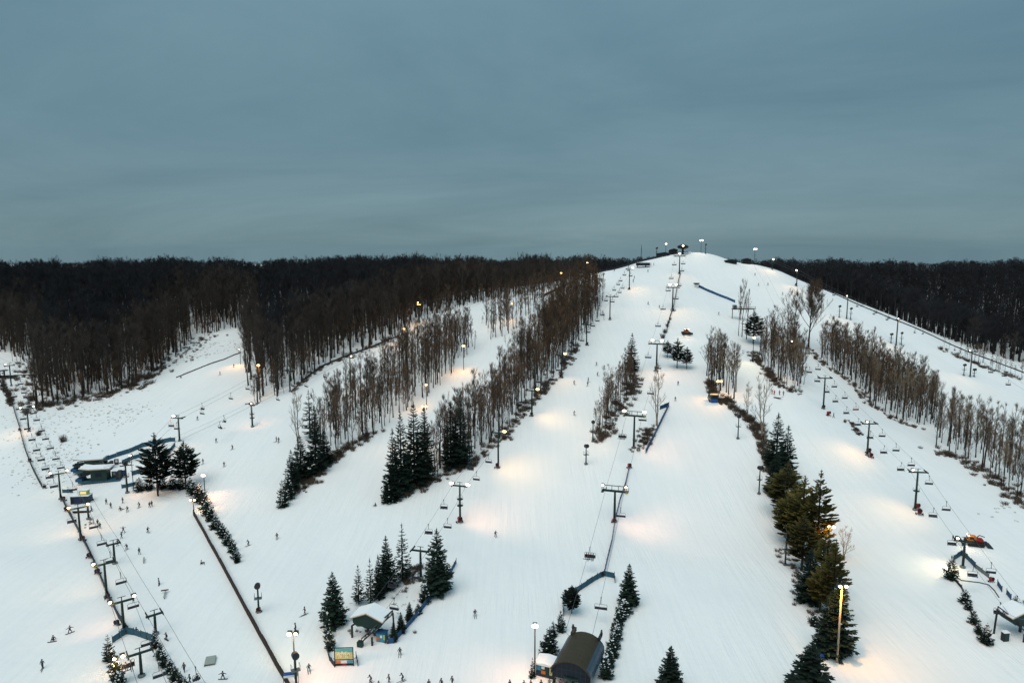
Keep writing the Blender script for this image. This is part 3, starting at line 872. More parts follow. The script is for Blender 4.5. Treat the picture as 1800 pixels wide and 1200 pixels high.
# saplings that stand under the taller trees
sap = []
for s_, t, h in near+rest:
    edge = 1.0 if t[3][0] == 'S' else (1.0 if t[3] in 'LB' and np.interp(t[5], ex, ev)-t[4] < 45 else 0)
    if edge:
        for k in range(2 if t[3][0] != 'S' else 1):
            if random.random() < (.45 if t[3][0] == 'S' else .7):
                x, y = t[0]+random.gauss(0, 2.0), t[1]+random.gauss(0, 2.0); hh = h*random.uniform(.22, .6)
                sap.append(((x, y, hz(x, y)-.1), (random.gauss(0, .06), random.gauss(0, .06), random.uniform(0, 6.28)), (hh/20*random.uniform(.8, 1.4), hh/20*random.uniform(.8, 1.4), hh/20)))
gn_scatter('sapling_thicket', sap, src_strip, 'thin saplings standing among the taller bare trees')
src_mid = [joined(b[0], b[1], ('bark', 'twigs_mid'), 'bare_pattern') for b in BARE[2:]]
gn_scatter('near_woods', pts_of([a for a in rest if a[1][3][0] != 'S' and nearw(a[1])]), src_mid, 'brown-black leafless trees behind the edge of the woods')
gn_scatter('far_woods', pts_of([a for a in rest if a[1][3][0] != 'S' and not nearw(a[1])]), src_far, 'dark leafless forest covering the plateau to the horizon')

# --- brush and dry grass along the edges of the woods
def brush_mesh(seed, mats, n=46, h=1.0, r=1.0):
    q = random.Random(seed); K = MB()
    for i in range(n):
        a = q.uniform(0, 6.28); d = q.uniform(0, r)**.8*.8
        b = Vector((math.cos(a)*d*.6, math.sin(a)*d*.6, -.1))
        tip = Vector((math.cos(a)*d*1.3+q.uniform(-.3, .3), math.sin(a)*d*1.3+q.uniform(-.3, .3), h*q.uniform(.45, 1.1)))
        K.spike(b, tip, .035)
        for k in range(3):
            m = b.lerp(tip, q.uniform(.35, .9))
            K.spike(m, m+Vector((q.uniform(-.35, .35), q.uniform(-.35, .35), q.uniform(0, .4))), .022)
    return K.mesh('brush_pattern', mats)
brush_src = [brush_mesh(i, 'brush') for i in range(3)]
grass_src = [brush_mesh(20+i, 'dry_grass', 16, .5, .8) for i in range(2)]
def line_pts(px, n, width, s0, s1):
    g = [P(u, v) for u, v in px]; out = []
    L = [(g[i+1]-g[i]).length for i in range(len(g)-1)]
    for i in range(n):
        k = random.choices(range(len(L)), L)[0]
        p = g[k].lerp(g[k+1], random.random())
        x, y = p.x+random.gauss(0, width), p.y+random.gauss(0, width)
        s = random.uniform(s0, s1)
        out.append(((x, y, hz(x, y)), (0, 0, random.uniform(0, 6)), (s, s, s*random.uniform(.7, 1.2))))
    return out
bp_ = []
bp_ += line_pts([(62, 722), (110, 706), (215, 690), (250, 668), (270, 655)], 150, 4.5, .5, 2.4)
bp_ += line_pts([(270, 655), (310, 625), (345, 600), (380, 590)], 90, 6, .5, 1.6)
bp_ += line_pts([(2, 668), (12, 688), (20, 712)], 60, .8, .7, 1.6)
bp_ += line_pts([(40, 640), (55, 690), (62, 725)], 60, 4, .8, 2.2)
bp_ += line_pts([(512, 690), (560, 648), (625, 620), (697, 594)], 90, 1.6, .6, 1.5)
bp_ += line_pts([(510, 870), (545, 845), (590, 800), (640, 772), (660, 760)], 130, 1.8, .5, 1.6)
bp_ += line_pts([(700, 875), (740, 858), (830, 815), (880, 772), (930, 712), (985, 650), (1015, 608)], 260, 1.5, .6, 1.6)
bp_ += line_pts([(1045, 774), (1064, 760), (1085, 722), (1108, 690), (1114, 660)], 150, 1.5, .5, 1.7)
bp_ += line_pts([(1262, 700), (1285, 714), (1308, 730), (1323, 745), (1338, 770), (1348, 800), (1356, 830)], 190, 1.1, .5, 1.8)
bp_ += line_pts([(1246, 672), (1252, 692)], 60, .9, .8, 1.8)
bp_ += line_pts([(1322, 620), (1345, 650), (1372, 680), (1410, 696)], 120, 1.3, .6, 1.5)
bp_ += line_pts([(1420, 612), (1440, 634), (1477, 660), (1507, 682), (1533, 714), (1567, 735), (1617, 752)], 130, 1.4, .5, 1.3)
bp_ += line_pts([(1642, 792), (1690, 805), (1735, 832), (1765, 860), (1800, 890)], 110, 2.2, .5, 1.6)
bp_ += line_pts([(1650, 612), (1700, 635), (1760, 655), (1800, 670)], 60, 2, .8, 1.6)
bp_ += line_pts([(1375, 960), (1400, 1010), (1420, 1060), (1440, 1110)], 50, 1.2, .5, 1.1)
bp_ += line_pts([(1128, 770), (1145, 752), (1118, 795)], 70, 1.2, .5, 1.2)
bp_ += line_pts([(715, 1010), (735, 1000), (712, 1030)], 40, 1.2, .5, 1.1)
bp_ += line_pts([(1495, 742), (1512, 765)], 40, .7, .4, .9)
bp_ += line_pts([(630, 1110), (690, 1115)], 20, 2, .3, .6)
bp_ += line_pts([(165, 912), (140, 935)], 10, .5, .3, .5)
gn_scatter('undergrowth', bp_, brush_src, 'brown leafless brush along the edges of woods and banks')
gp_ = []
for a in [((60, 760), (120, 800)), ((70, 735), (200, 720)), ((150, 700), (230, 690)), ((90, 830), (110, 780)), ((200, 740), (240, 720)), ((300, 640), (370, 620)), ((330, 620), (410, 600)), ((10, 640), (60, 650)),
          ((20, 690), (60, 790)), ((60, 790), (110, 860))]:
    gp_ += line_pts(list(a), 110, 6.5, .25, .7)
for a in [((640, 1060), (700, 1060)), ((620, 1100), (640, 1070)), ((690, 1020), (720, 1010))]:
    gp_ += line_pts(list(a), 26, 2.4, .3, .7)
gp_ += line_pts([(1735, 905), (1780, 900), (1800, 930)], 14, 2, .3, .7)
gp_ += line_pts([(560, 700), (640, 660), (700, 620)], 60, 4, .4, 1)
gn_scatter('dry_grass', gp_, grass_src, 'tufts of dry grass poking through unskied snow')
for u, v, s, lab in [(111, 776, 2.6, 'round brown bush alone on the rough snow near the twin sheds'), (68, 765, 2.0, 'low brown bush beside the far lift chairs'), (54, 705, 3.4, 'large brown bush at the corner of the far left wood'),
                     (598, 800, 3.0, 'brown bush at the lower tip of the leftmost strip'), (760, 1012, 1.8, 'brown bush above the netting at the big wide spruce'), (1485, 742, 1.2, 'low bush on the crest beside the right chairlift')]:
    B = P(u, v)
    o = ob('bush', brush_mesh(int(u), 'brush', 90), None, B, u)
    o.scale = (s*.62, s*.62, s); tag(o, lab, 'bush')
#@@PART3
# ------------------------------------------------------------------ floodlights, masts and chairlifts
lens_me = {c: MB().ball((0, 0, 0), 0.31 if c == 'white' else 0.42, 0, 8, 5, (1, .6, .8)).mesh('lens', 'lens_'+c) for c in ('white', 'amber')}
lens_big = {c: MB().ball((0, 0, 0), 0.52, 0, 8, 5, (1.2, .7, .7)).mesh('lens', 'lens_'+c) for c in ('white', 'amber')}
house_me = MB().box((0, .28, 0.05), (.8, .45, .6), 0, 0, .25).box((0, .1, -.35), (.12, .12, .5)).mesh('floodlight', 'steel_dark')
def floodlight(root, loc, c='white', big=False, target=None, power=0, col=None, size=70):
    h = ob('floodlight', house_me, root, loc)
    ob('lens', (lens_big if big else lens_me)[c], h, (0, -.12, 0))
    if target is not None:
        spot(root, (loc[0], loc[1]-.7, loc[2]-.45), target, power, col or WARM, size)
    return h
def wpt(u, v): return P(u, v)

def ladder(mb, x, y, z0, z1):
    mb.box((x-.16, y, (z0+z1)/2), (.04, .04, z1-z0)); mb.box((x+.16, y, (z0+z1)/2), (.04, .04, z1-z0))
    k = z0+.3
    while k < z1:
        mb.box((x, y, k), (.32, .03, .03)); k += .6

def tower(root, h, gauge, portal=False, platforms=(), green=True):
    steel = 'steel_green' if green else 'steel_dark'
    r0 = .38 if portal else .30
    MB().tube([(0, 0, -1), (0, 0, h*.5), (0, 0, h-.2)], [r0, r0*.85, r0*.7], 10).obj('mast', steel, root, True)
    MB().lathe([(0, .02), (r0*2.1, .02), (r0*2.1, .35), (r0*1.2, .5), (0, .5)], 10).obj('footing', 'steel_grey', root)
    a = MB()
    if portal:
        a.box((0, 0, h-.1), (gauge*2+1.6, .5, .5))
        a.box((0, 0, h+1.35), (gauge*2+1.2, .16, .16))
        for x in (-gauge-.55, -gauge*.35, gauge*.35, gauge+.55): a.box((x, 0, h+.7), (.13, .13, 1.3))
    else:
        a.box((0, 0, h-.1), (gauge*2+.5, .34, .34)); a.box((0, 0, h+.5), (.16, .16, .9)); a.box((0, 0, h+.9), (1.5, .1, .1))
    a.obj('crossarm', steel, root)
    for sx in (-1, 1):
        s = MB().box((sx*gauge, 0, h+.12), (.12, 3.0, .22)).obj('sheave_train', 'steel_dark', root)
        for k in range(6):
            w = MB().tube([(sx*gauge-.09, -1.25+k*.5, h+.2), (sx*gauge+.09, -1.25+k*.5, h+.2)], .2, 8)
            w.obj('sheave', 'rubber', s)
        if portal:
            c = MB().box((sx*(gauge+.75), 0, h-.25), (.7, 3.0, .06))
            for y in (-1.4, 0, 1.4): c.box((sx*(gauge+1.08), y, h+.25), (.05, .05, 1.0))
            c.box((sx*(gauge+1.08), 0, h+.75), (.05, 3.0, .05)); c.obj('catwalk', 'steel_green', root)
    l = MB(); ladder(l, 0, -r0-.06, .6, h-.3); l.obj('ladder', steel, root)
    for z in platforms:
        p = MB().lathe([(.2, z), (.85, z), (.85, z+.08), (.2, z+.08)], 10)
        for k in range(5):
            an = k*2*PI/5; p.box((.82*math.cos(an), .82*math.sin(an), z+.5), (.05, .05, .9))
        p.obj('platform', steel, root)
LIFTS = {}
def lift(key, phrase, anchors, gauge=2.0, portal=False, bottom=None, top=None, tower_group=None, green=True):
    """anchors: (u, v_base, v_top, options) from the bottom up; options: dict(no=True: rope only; lamps, plat)"""
    pts = []
    for a in anchors:
        if len(a) > 4: B = ptY(a[0], a[1], a[4]); B = Vector((B[0], B[1], hz(B[0], B[1])))
        else: B = P(a[0], a[1])
        h = zat(B, a[2])-B.z
        pts.append((B, max(2.5, min(h, 17)), a[3] if len(a) > 3 else {}))
    roots = []; rope = []; k = 0
    for i, (B, h, op) in enumerate(pts):
        d = pts[min(i+1, len(pts)-1)][0]-pts[max(i-1, 0)][0]
        ang = math.atan2(d.y, d.x)-PI/2
        rope.append((Vector((B.x, B.y, B.z+h+.35)), ang))
        if op.get('no'): continue
        o = thing('lift_tower', f'{"green" if green else "dark"} lift tower, {ordw(k)} up {phrase}', 'lift tower', B, ang, tower_group or f'towers {phrase}')
        k += 1
        tower(o, h, gauge, portal, op.get('plat', ()), green)
        for sx, c, tgt, pw, col in op.get('lamps', ()):
            floodlight(o, (sx*(gauge+.2), -.7, h+(1.5 if portal else .75)), c, op.get('big', False), None if tgt is None else wpt(*tgt), pw, col)
        roots.append(o)
    strands = {}
    def side(q, ang, s): return q+Vector((math.cos(ang), math.sin(ang), 0))*gauge*s
    for s in (-1, 1):
        line = []
        for i in range(len(rope)-1):
            a = side(*rope[i], s); b = side(*rope[i+1], s); L = (b-a).length; n = max(6, int(L/1.2))
            for j in range(n):
                t = j/n; line.append(a.lerp(b, t)-Vector((0, 0, 4*t*(1-t)*L*.012)))
        line.append(side(*rope[-1], s)); strands[s] = line
    up, dn = strands[1], strands[-1]
    def coarse(l): return l[::5]+[l[-1]]
    def turn(q, ang, sgn):
        out = []
        for j in range(1, 8):
            t = PI*j/8; out.append(q+Vector((math.cos(ang), math.sin(ang), 0))*gauge*math.cos(t)*1.0+Vector((-math.sin(ang), math.cos(ang), 0))*gauge*math.sin(t)*sgn)
        return out
    loop = coarse(up)+turn(*rope[-1], 1)+list(reversed(coarse(dn)))+list(reversed(turn(*rope[0], -1)))
    o = MB().tube([p-rope[0][0] for p in loop+[loop[0]]], .032, 4, cap=False).obj('haul_rope', 'cable')
    o.location = rope[0][0]
    tag(o, f'thin steel haul rope strung over the towers {phrase}', 'cable', None)
    LIFTS[key] = (strands, rope, phrase)
    return roots

GW = dict
T = True
lift('A', 'along the far left fence', [(300, 1330, 1275, {'no': T}), (249, 1188, 1146, {'lamps': [(-1.3, 'white', (150, 1125), 2600, WARM)]}), (218, 1107, 1056, {'lamps': [(-1, 'white', (110, 1062), 2600, ROSE), (1, 'white', None, 0, None)]}),
      (188, 1049, 990, {'lamps': [(-1, 'white', (100, 970), 1500, WARM)]}), (142, 948, 892, {'lamps': [(-1, 'white', (50, 895), 2200, WARM), (1, 'white', (170, 900), 1500, AMBER)]}),
      (107, 877, 832, {'lamps': [(-1, 'white', None, 0, None), (1, 'white', (60, 840), 900, WARM)]}), (51, 758, 718, {'lamps': [(-1, 'white', (20, 765), 2000, WARM), (1, 'white', None, 0, None)]}), (20, 678, 642, {'lamps': [(-.8, 'white', None, 0, None)]}), (-40, 640, 610, {'no': T})], 1.9)
lift('B', 'of the short lift over the park', [(400, 1330, 1290, {'no': T}), (274, 1114, 1079), (202, 990, 955), (156, 912, 879), (147, 884, 866, {'no': T})], 1.3)
lift('C1', 'of the upper lift above the twin sheds', [(150, 828, 808, {'no': T}), (225, 850, 818, {'no': T}), (316, 775, 734, {'lamps': [(-.6, 'white', (280, 869), 1100, AMBER)], 'big': T}), (453, 709, 663), (510, 688, 652), (600, 640, 598, {'no': T}), (737, 566, 534, {'lamps': [(0, 'amber', (720, 590), 2600, AMBER)]}), (830, 537, 512, {'no': T})], 1.8)
lift('C2', 'of the lower lift from the twin sheds', [(160, 846, 828, {'no': T}), (224, 866, 816), (330, 800, 765, {'no': T}), (444, 750, 711, {'lamps': [(.8, 'white', (455, 740), 900, ROSE)], 'plat': (3.2, 4.6)}), (617, 692, 628, {'lamps': [(.8, 'white', (640, 680), 900, WARM)]}), (740, 612, 570, {'no': T}), (870, 546, 520, {'no': T})], 1.8)
lift('D', 'of the green-roofed station lift', [(652, 1112, 1086, {'no': T}), (740, 1016, 967), (809, 917, 853, {'lamps': [(1.2, 'white', (885, 905), 6500, ROSE), (-1, 'white', None, 0, None)], 'plat': (4.6, 6.4), 'big': T}),
      (876, 822, 760, {'lamps': [(1.1, 'amber', (930, 826), 7500, WARM)], 'big': T}), (935, 731, 686, {'lamps': [(1.1, 'amber', (1000, 738), 6000, WARM)], 'big': T}), (987, 662, 624, {'lamps': [(.8, 'amber', (1010, 690), 2400, WARM)], 'big': T}),
      (1031, 606, 570), (1072, 562, 521), (1106, 508, 473, {'lamps': [(.9, 'white', (1130, 512), 5000, WARM)], 'big': T}), (1125, 474, 460, {'no': T})], 1.9)
lift('E', 'of the barrel-roofed station lift', [(1018, 1150, 1112, {'no': T, }), (1080, 916, 862, {'lamps': [(-1.2, 'white', None, 0, None), (1.1, 'white', (1155, 925), 7500, ROSE)]}), (1114, 787, 730, {'lamps': [(-1.2, 'white', (1000, 775), 2500, WARM), (1.2, 'white', (1180, 790), 6500, ROSE)], 'big': T}),
      (1154, 646, 604, {'lamps': [(-.7, 'white', (1130, 690), 3500, WARM), (.7, 'white', (1210, 685), 5500, ROSE)], 'big': T}), (1182, 543, 505, {'lamps': [(-.6, 'white', (1150, 570), 4500, WARM), (.6, 'white', (1240, 560), 4500, WARM)], 'big': T}),
      (1194, 480, 450, {'lamps': [(0, 'white', (1215, 505), 3000, WARM)], 'big': T}), (1199, 447, 436, {'no': T})], 2.5, True)
lift('F', 'of the right-hand station lift', [(1790, 1120, 1082, {'no': T}), (1692, 997, 950, {'lamps': [(-.8, 'white', (1640, 1000), 5000, (1.0, .78, .40))]}), (1608, 896, 829, {'plat': (5.5,), 'lamps': [(-.7, 'white', (1560, 905), 4500, WARM)]}), (1524, 800, 744, {'lamps': [(-.5, 'white', (1480, 800), 4500, WARM)]}),
      (1447, 718, 664), (1418, 668, 630, {'no': T}), (1385, 600, 566, {'no': T}), (1345, 520, 492, {'no': T}), (1322, 470, 450, {'no': T})], 2.1)
lift('G', 'of the lift on the right skyline', [(1900, 790, 745, {'no': T}), (1705, 662, 618, {'lamps': [(-.9, 'white', (1690, 690), 3500, WARM)]}), (1575, 606, 562, {'lamps': [(-.8, 'white', (1550, 625), 3500, WARM)]}), (1488, 560, 522, {'lamps': [(-.9, 'white', (1470, 580), 3500, WARM)]}),
      (1400, 503, 477, {'lamps': [(-.6, 'white', (1385, 520), 4000, WARM)], 'big': T}), (1357, 474, 458, {'lamps': [(0, 'white', (1345, 492), 4000, WARM)], 'big': T}), (1340, 468, 455, {'no': T})], 1.9)

# --- chairs
def chair_parts(W, seat):
    c = {}
    c['grip'] = MB().box((0, 0, .02), (.16, .42, .16)).mesh('grip', 'steel_dark')
    c['hanger'] = MB().tube([(0, 0, 0), (0, -.05, -.5), (.0, -.22, -.95), (0, -.22, -1.25)], .055, 6).mesh('hanger', 'steel_dark')
    f = MB(); z0, z1 = -1.25, -2.25
    f.tube([(-W/2, .1, z1-.3), (-W/2, -.28, z1), (-W/2, -.24, z0-.12), (-W/2+.12, -.22, z0), (W/2-.12, -.22, z0), (W/2, -.24, z0-.12), (W/2, -.28, z1), (W/2, .1, z1-.3)], .04, 5)
    c['frame'] = f.mesh('frame', 'frame_grey')
    c['backrest'] = MB().box((0, -.30, z1+.22), (W-.08, .06, .44), 0, 0, .12).mesh('backrest', seat)
    c['seat'] = MB().box((0, 0, z1-.05), (W-.04, .55, .10), 0, 0, .07).mesh('seat', seat)
    c['foot_bar'] = MB().tube([(-W/2, -.2, z1+.3), (-W/2+.05, .42, z1+.1), (0, .5, z1-.02), (W/2-.05, .42, z1+.1), (W/2, -.2, z1+.3)], .025, 4).mesh('safety_bar', 'frame_grey')
    return c
CHP = {}
def chair_mesh(W, seat):
    if (W, seat) not in CHP: CHP[(W, seat)] = chair_parts(W, seat)
    return CHP[(W, seat)]
FARC = {}
def far_chair(W, seat):
    if (W, seat) not in FARC:
        m = MB().tube([(0, 0, 0.1), (0, -.2, -1.25)], .09, 4, 1)
        for s in (-1, 1): m.box((s*W/2, -.24, -1.85), (.09, .09, 1.2), 1)
        m.box((0, -.22, -1.25), (W, .09, .09), 1); m.box((0, 0, -2.3), (W, .6, .14), 0); m.box((0, -.3, -2.05), (W, .1, .42), 0)
        FARC[(W, seat)] = m.mesh('chair', [seat, 'frame_grey'])
    return FARC[(W, seat)]
SEATS = []
def hang_chairs(key, W, lst, desc):
    strands, rope, phrase = LIFTS[key]
    cand = [(s, i, p) for s in (-1, 1) for i, p in enumerate(strands[s])]
    A = np.array([(p.x, p.y, p.z-1.9) for s, i, p in cand])
    u, v, f = projn(A[:, 0], A[:, 1], A[:, 2])
    used = []
    for it in lst:
        cu, cv = it[0], it[1]; op = it[2] if len(it) > 2 else ''
        d = (u-cu)**2+(v-cv)**2
        k = int(np.argmin(d))
        s, i, p = cand[k]
        if any(s == s2 and (p-p2).length < 4.0 for s2, p2, _, _ in used):
            # another chair hangs there already: take the other rope
            d2 = np.where(np.array([c[0] for c in cand]) == s, 1e9, d); k2 = int(np.argmin(d2))
            s, i, p = cand[k2]
            if d2[k2] > 500 or any(s == s2 and (p-p2).length < 4.0 for s2, p2, _, _ in used): continue
        used.append((s, p, i, op))
    for s in (-1, 1):
        q = sorted([x for x in used if x[0] == s], key=lambda x: x[2])
        for n, (s, p, i, op) in enumerate(q):
            L = strands[s]; d = L[min(i+1, len(L)-1)]-L[max(i-1, 0)]
            ang = math.atan2(d.y, d.x)-PI/2 + (0 if s == 1 else PI)
            seat = {'b': 'seat_blue', 'r': 'seat_red'}.get(op[:1] if op else '', 'seat_dark')
            rope_w = 'right' if s == 1 else 'left'
            occ = 'occupied' if 'o' in op else 'empty'
            lab = f'{occ} {desc}chair, {ordw(n)} up on {rope_w} rope {phrase}'
            grp = f'chairs {phrase}'
            far = proj(p)[2] > 265
            if far:
                o = ob('lift_chair', far_chair(W, seat), None, p, ang); tag(o, lab, 'lift chair', grp)
            else:
                o = thing('lift_chair', lab, 'lift chair', p, ang, grp)
                for nm, me_ in chair_mesh(W, seat).items(): ob(nm if nm != 'foot_bar' else 'safety_bar', me_, o)
            if 'o' in op: SEATS.append((p, ang, W, int(op[-1]), lab))
hang_chairs('A', 2.0, [(36, 692), (40, 700), (42, 712), (41, 735), (35, 717), (40, 734), (48, 753), (54, 773), (61, 791), (56, 788), (68, 809), (78, 825), (87, 839), (95, 854), (61, 739), (68, 758), (75, 772), (85, 789), (94, 808), (104, 823), (124, 860),
                       (128, 913), (160, 925), (175, 954), (191, 984), (209, 1020), (228, 1068), (250, 1130), (227, 1167, 'o2'), (273, 1190), (35, 674), (41, 690)], 'grey ')
hang_chairs('B', 1.2, [(346, 1192, 'o1')], 'small ')
hang_chairs('C1', 1.9, [(303, 751), (306, 745), (358, 718), (359, 728), (360, 733), (408, 700), (440, 690), (478, 678), (500, 670), (560, 655), (540, 655)], 'grey ')
hang_chairs('C2', 1.9, [(387, 752, 'o1'), (490, 707), (395, 748), (539, 683), (575, 672)], 'grey ')
hang_chairs('D', 1.9, [(781, 893), (785, 920), (752, 936), (729, 1014), (693, 1034), (697, 1065), (827, 825), (836, 841), (857, 810), (896, 762, 'o1'), (919, 709), (931, 717), (946, 697, 'o1'), (961, 681), (972, 670, 'o2'), (950, 675), (984, 651), (1007, 625), (1017, 615), (996, 632), (1009, 605),
                       (1028, 602), (1037, 585), (1047, 575), (1055, 566), (1063, 555), (1069, 530), (1078, 530), (1085, 522), (1091, 514), (1097, 507), (1082, 512), (1089, 502), (1095, 495), (1101, 486), (1102, 480)], 'grey ')
hang_chairs('E', 2.5, [(1045, 980, 'o4'), (1061, 1064), (1090, 905), (1095, 765, 'o4'), (1128, 735), (1129, 675), (1142, 690), (1155, 645), (1141, 627, 'b'), (1160, 574, 'b'), (1168, 544), (1175, 510), (1181, 489), (1187, 465), (1192, 501), (1188, 525), (1186, 545), (1196, 475), (1199, 463)], 'wide ')
hang_chairs('F', 1.9, [(1419, 657), (1432, 652), (1435, 670), (1452, 690), (1464, 683), (1452, 707), (1468, 705), (1482, 703), (1486, 725), (1502, 723, 'r'), (1507, 747), (1529, 770), (1547, 768), (1553, 797), (1572, 795), (1582, 825), (1598, 822), (1628, 853), (1640, 903), (1658, 900), (1673, 953), (1709, 1013), (1730, 1010), (1748, 1078), (1770, 1075)], 'slim dark ')
hang_chairs('G', 1.9, [(1423, 503), (1443, 513), (1463, 523), (1508, 541), (1509, 545), (1532, 558), (1533, 561), (1556, 566), (1558, 572), (1608, 588), (1613, 600), (1673, 625, 'r'), (1732, 643), (1740, 655), (1767, 659), (1775, 673)], 'far ')

# ------------------------------------------------------------------ people
def skel(pose):
    r = {}
    J = dict(pel=(0, 0, .95), wai=(0, 0, 1.12), che=(0, -.01, 1.32), nec=(0, -.01, 1.50), hd1=(0, -.03, 1.60), hd2=(0, -.03, 1.71),
             shL=(.19, 0, 1.42), elL=(.27, .02, 1.16), wrL=(.25, -.10, .95), haL=(.25, -.15, .88), shR=(-.19, 0, 1.42), elR=(-.27, .02, 1.16), wrR=(-.25, -.10, .95), haR=(-.25, -.15, .88),
             hiL=(.10, 0, .88), knL=(.12, -.04, .50), anL=(.13, .03, .10), toL=(.13, -.16, .06), hiR=(-.10, 0, .88), knR=(-.12, -.04, .50), anR=(-.13, .03, .10), toR=(-.13, -.16, .06))
    def sh(keys, d):
        for k in keys: J[k] = tuple(a+b for a, b in zip(J[k], d))
    arms = [k for k in J if k[:2] in ('sh', 'el', 'wr', 'ha')]; up = ['wai', 'che', 'nec', 'hd1', 'hd2']+arms
    if pose == 'ski':
        sh(['pel', 'hiL', 'hiR'], (0, .12, -.14)); sh(['knL', 'knR'], (0, -.16, -.03)); sh(['wai'], (0, .04, -.13)); sh(['che']+arms, (0, -.10, -.20)); sh(['nec', 'hd1', 'hd2'], (0, -.20, -.22))
        for s, m in (('L', 1), ('R', -1)):
            J['el'+s] = (m*.34, -.20, 1.02); J['wr'+s] = (m*.36, -.42, .98); J['ha'+s] = (m*.36, -.48, .97)
            J['kn'+s] = (m*.17, -.2, .48); J['an'+s] = (m*.19, .03, .10); J['to'+s] = (m*.19, -.16, .06)
    if pose == 'board':
        sh(['pel', 'hiL', 'hiR'], (0, .06, -.18)); sh(up, (.03, -.06, -.20))
        for s, m in (('L', 1), ('R', -1)):
            J['el'+s] = (m*.44, -.05, 1.08); J['wr'+s] = (m*.64, -.12, 1.05); J['ha'+s] = (m*.71, -.14, 1.04)
            J['kn'+s] = (m*.26, -.14, .44); J['an'+s] = (m*.30, .02, .12); J['to'+s] = (m*.33, -.17, .08)
    if pose == 'wide':
        for s, m in (('L', 1), ('R', -1)):
            J['el'+s] = (m*.46, .0, 1.45); J['wr'+s] = (m*.70, -.04, 1.56); J['ha'+s] = (m*.77, -.05, 1.60)
            J['kn'+s] = (m*.24, -.06, .52); J['an'+s] = (m*.36, .03, .12); J['to'+s] = (m*.38, -.16, .08)
    if pose == 'walk':
        J['knL'] = (.11, -.20, .52); J['anL'] = (.11, -.22, .12); J['toL'] = (.11, -.40, .09); J['knR'] = (-.11, .06, .48); J['anR'] = (-.11, .26, .14); J['toR'] = (-.11, .10, .06)
        J['elR'] = (-.28, -.10, 1.16); J['wrR'] = (-.24, -.30, 1.04); J['haR'] = (-.23, -.37, 1.02); J['wrL'] = (.27, .12, .95); J['haL'] = (.27, .14, .88)
    if pose == 'sit':
        dz = -.95
        for k in J: J[k] = (J[k][0], J[k][1], J[k][2]+dz)
        for s, m in (('L', 1), ('R', -1)):
            J['hi'+s] = (m*.10, -.04, 0.0); J['kn'+s] = (m*.13, -.46, .04); J['an'+s] = (m*.14, -.50, -.40); J['to'+s] = (m*.14, -.68, -.46)
            J['el'+s] = (m*.26, -.08, .25); J['wr'+s] = (m*.18, -.32, .16); J['ha'+s] = (m*.16, -.38, .14)
    if pose == 'low':
        dz = -.80
        for k in J: J[k] = (J[k][0], J[k][1], J[k][2]+dz)
        for s, m in (('L', 1), ('R', -1)):
            J['hi'+s] = (m*.11, -.05, .14); J['kn'+s] = (m*.22, -.36, .42); J['an'+s] = (m*.24, -.66, .10); J['to'+s] = (m*.26, -.74, .22)
            J['el'+s] = (m*.32, .10, .38); J['wr'+s] = (m*.34, .22, .12); J['ha'+s] = (m*.35, .24, .05)
    return J
RAD = dict(pel=.155, wai=.145, che=.175, nec=.065, hd1=.095, hd2=.105, sh=.085, el=.062, wr=.048, ha=.050, hi=.115, kn=.082, an=.062, to=.05)
BONES = [('pel', 'wai'), ('wai', 'che'), ('che', 'nec'), ('nec', 'hd1'), ('hd1', 'hd2')]
for s in 'LR': BONES += [('che', 'sh'+s), ('sh'+s, 'el'+s), ('el'+s, 'wr'+s), ('wr'+s, 'ha'+s), ('pel', 'hi'+s), ('hi'+s, 'kn'+s), ('kn'+s, 'an'+s), ('an'+s, 'to'+s)]
BODY = {}
def body(pose):
    if pose in BODY: return BODY[pose]
    J = skel(pose); keys = list(J)
    me = bpy.data.meshes.new('body'); me.from_pydata([J[k] for k in keys], [(keys.index(a), keys.index(b)) for a, b in BONES], [])
    o = bpy.data.objects.new('body', me); C.objects.link(o)
    o.modifiers.new('s', 'SKIN')
    for i, k in enumerate(keys):
        q = RAD.get(k, RAD.get(k[:2])); sv = me.skin_vertices[0].data[i]
        sv.radius = (q, q*(.8 if k in ('pel', 'wai', 'che') else 1)); sv.use_root = (k == 'pel')
    m = o.modifiers.new('d', 'SUBSURF'); m.levels = 1; m.render_levels = 1
    dg = bpy.context.evaluated_depsgraph_get()
    bm = bpy.data.meshes.new_from_object(o.evaluated_get(dg)); bm.name = 'person_body'
    bpy.data.objects.remove(o)
    grp = {'hd': 0, 'ne': 0, 'ha': 3, 'to': 3, 'an': 3, 'kn': 2, 'hi': 2, 'pe': 2}
    bm.materials.clear()
    for n in ('skin', 'cloth_black', 'cloth_navy', 'cloth_black'): bm.materials.append(MATS[n])
    JP = np.array([J[k] for k in keys]); G = [grp.get(k[:2], 1) for k in keys]
    for p in bm.polygons:
        p.material_index = G[int(np.argmin(((JP-np.array(p.center))**2).sum(1)))]; p.use_smooth = True
    BODY[pose] = (bm, J); return BODY[pose]
hel_me = {c: MB().ball((0, 0.01, .02), .135, 0, 8, 6, (1, 1.1, .95)).mesh('helmet', c) for c in ('cloth_black', 'cloth_red', 'white_paint', 'cloth_grey')}
gog_me = MB().box((0, -.115, .0), (.17, .05, .075)).mesh('goggles', 'black')
ski_me = MB().box((0, -.1, .02), (.10, 1.55, .025)).box((0, -.95, .07), (.09, .2, .02), 0, 0, -.5).mesh('ski', 'ski')
brd_me = MB().box((0, 0, .03), (1.3, .28, .03)).box((.70, 0, .07), (.2, .26, .03), 0, 0, 0, -.45).box((-.70, 0, .07), (.2, .26, .03), 0, 0, 0, .45).mesh('snowboard', 'ski')
JK = ['cloth_black', 'cloth_navy', 'cloth_green', 'cloth_brown', 'cloth_grey', 'cloth_black']
pcount = [0]
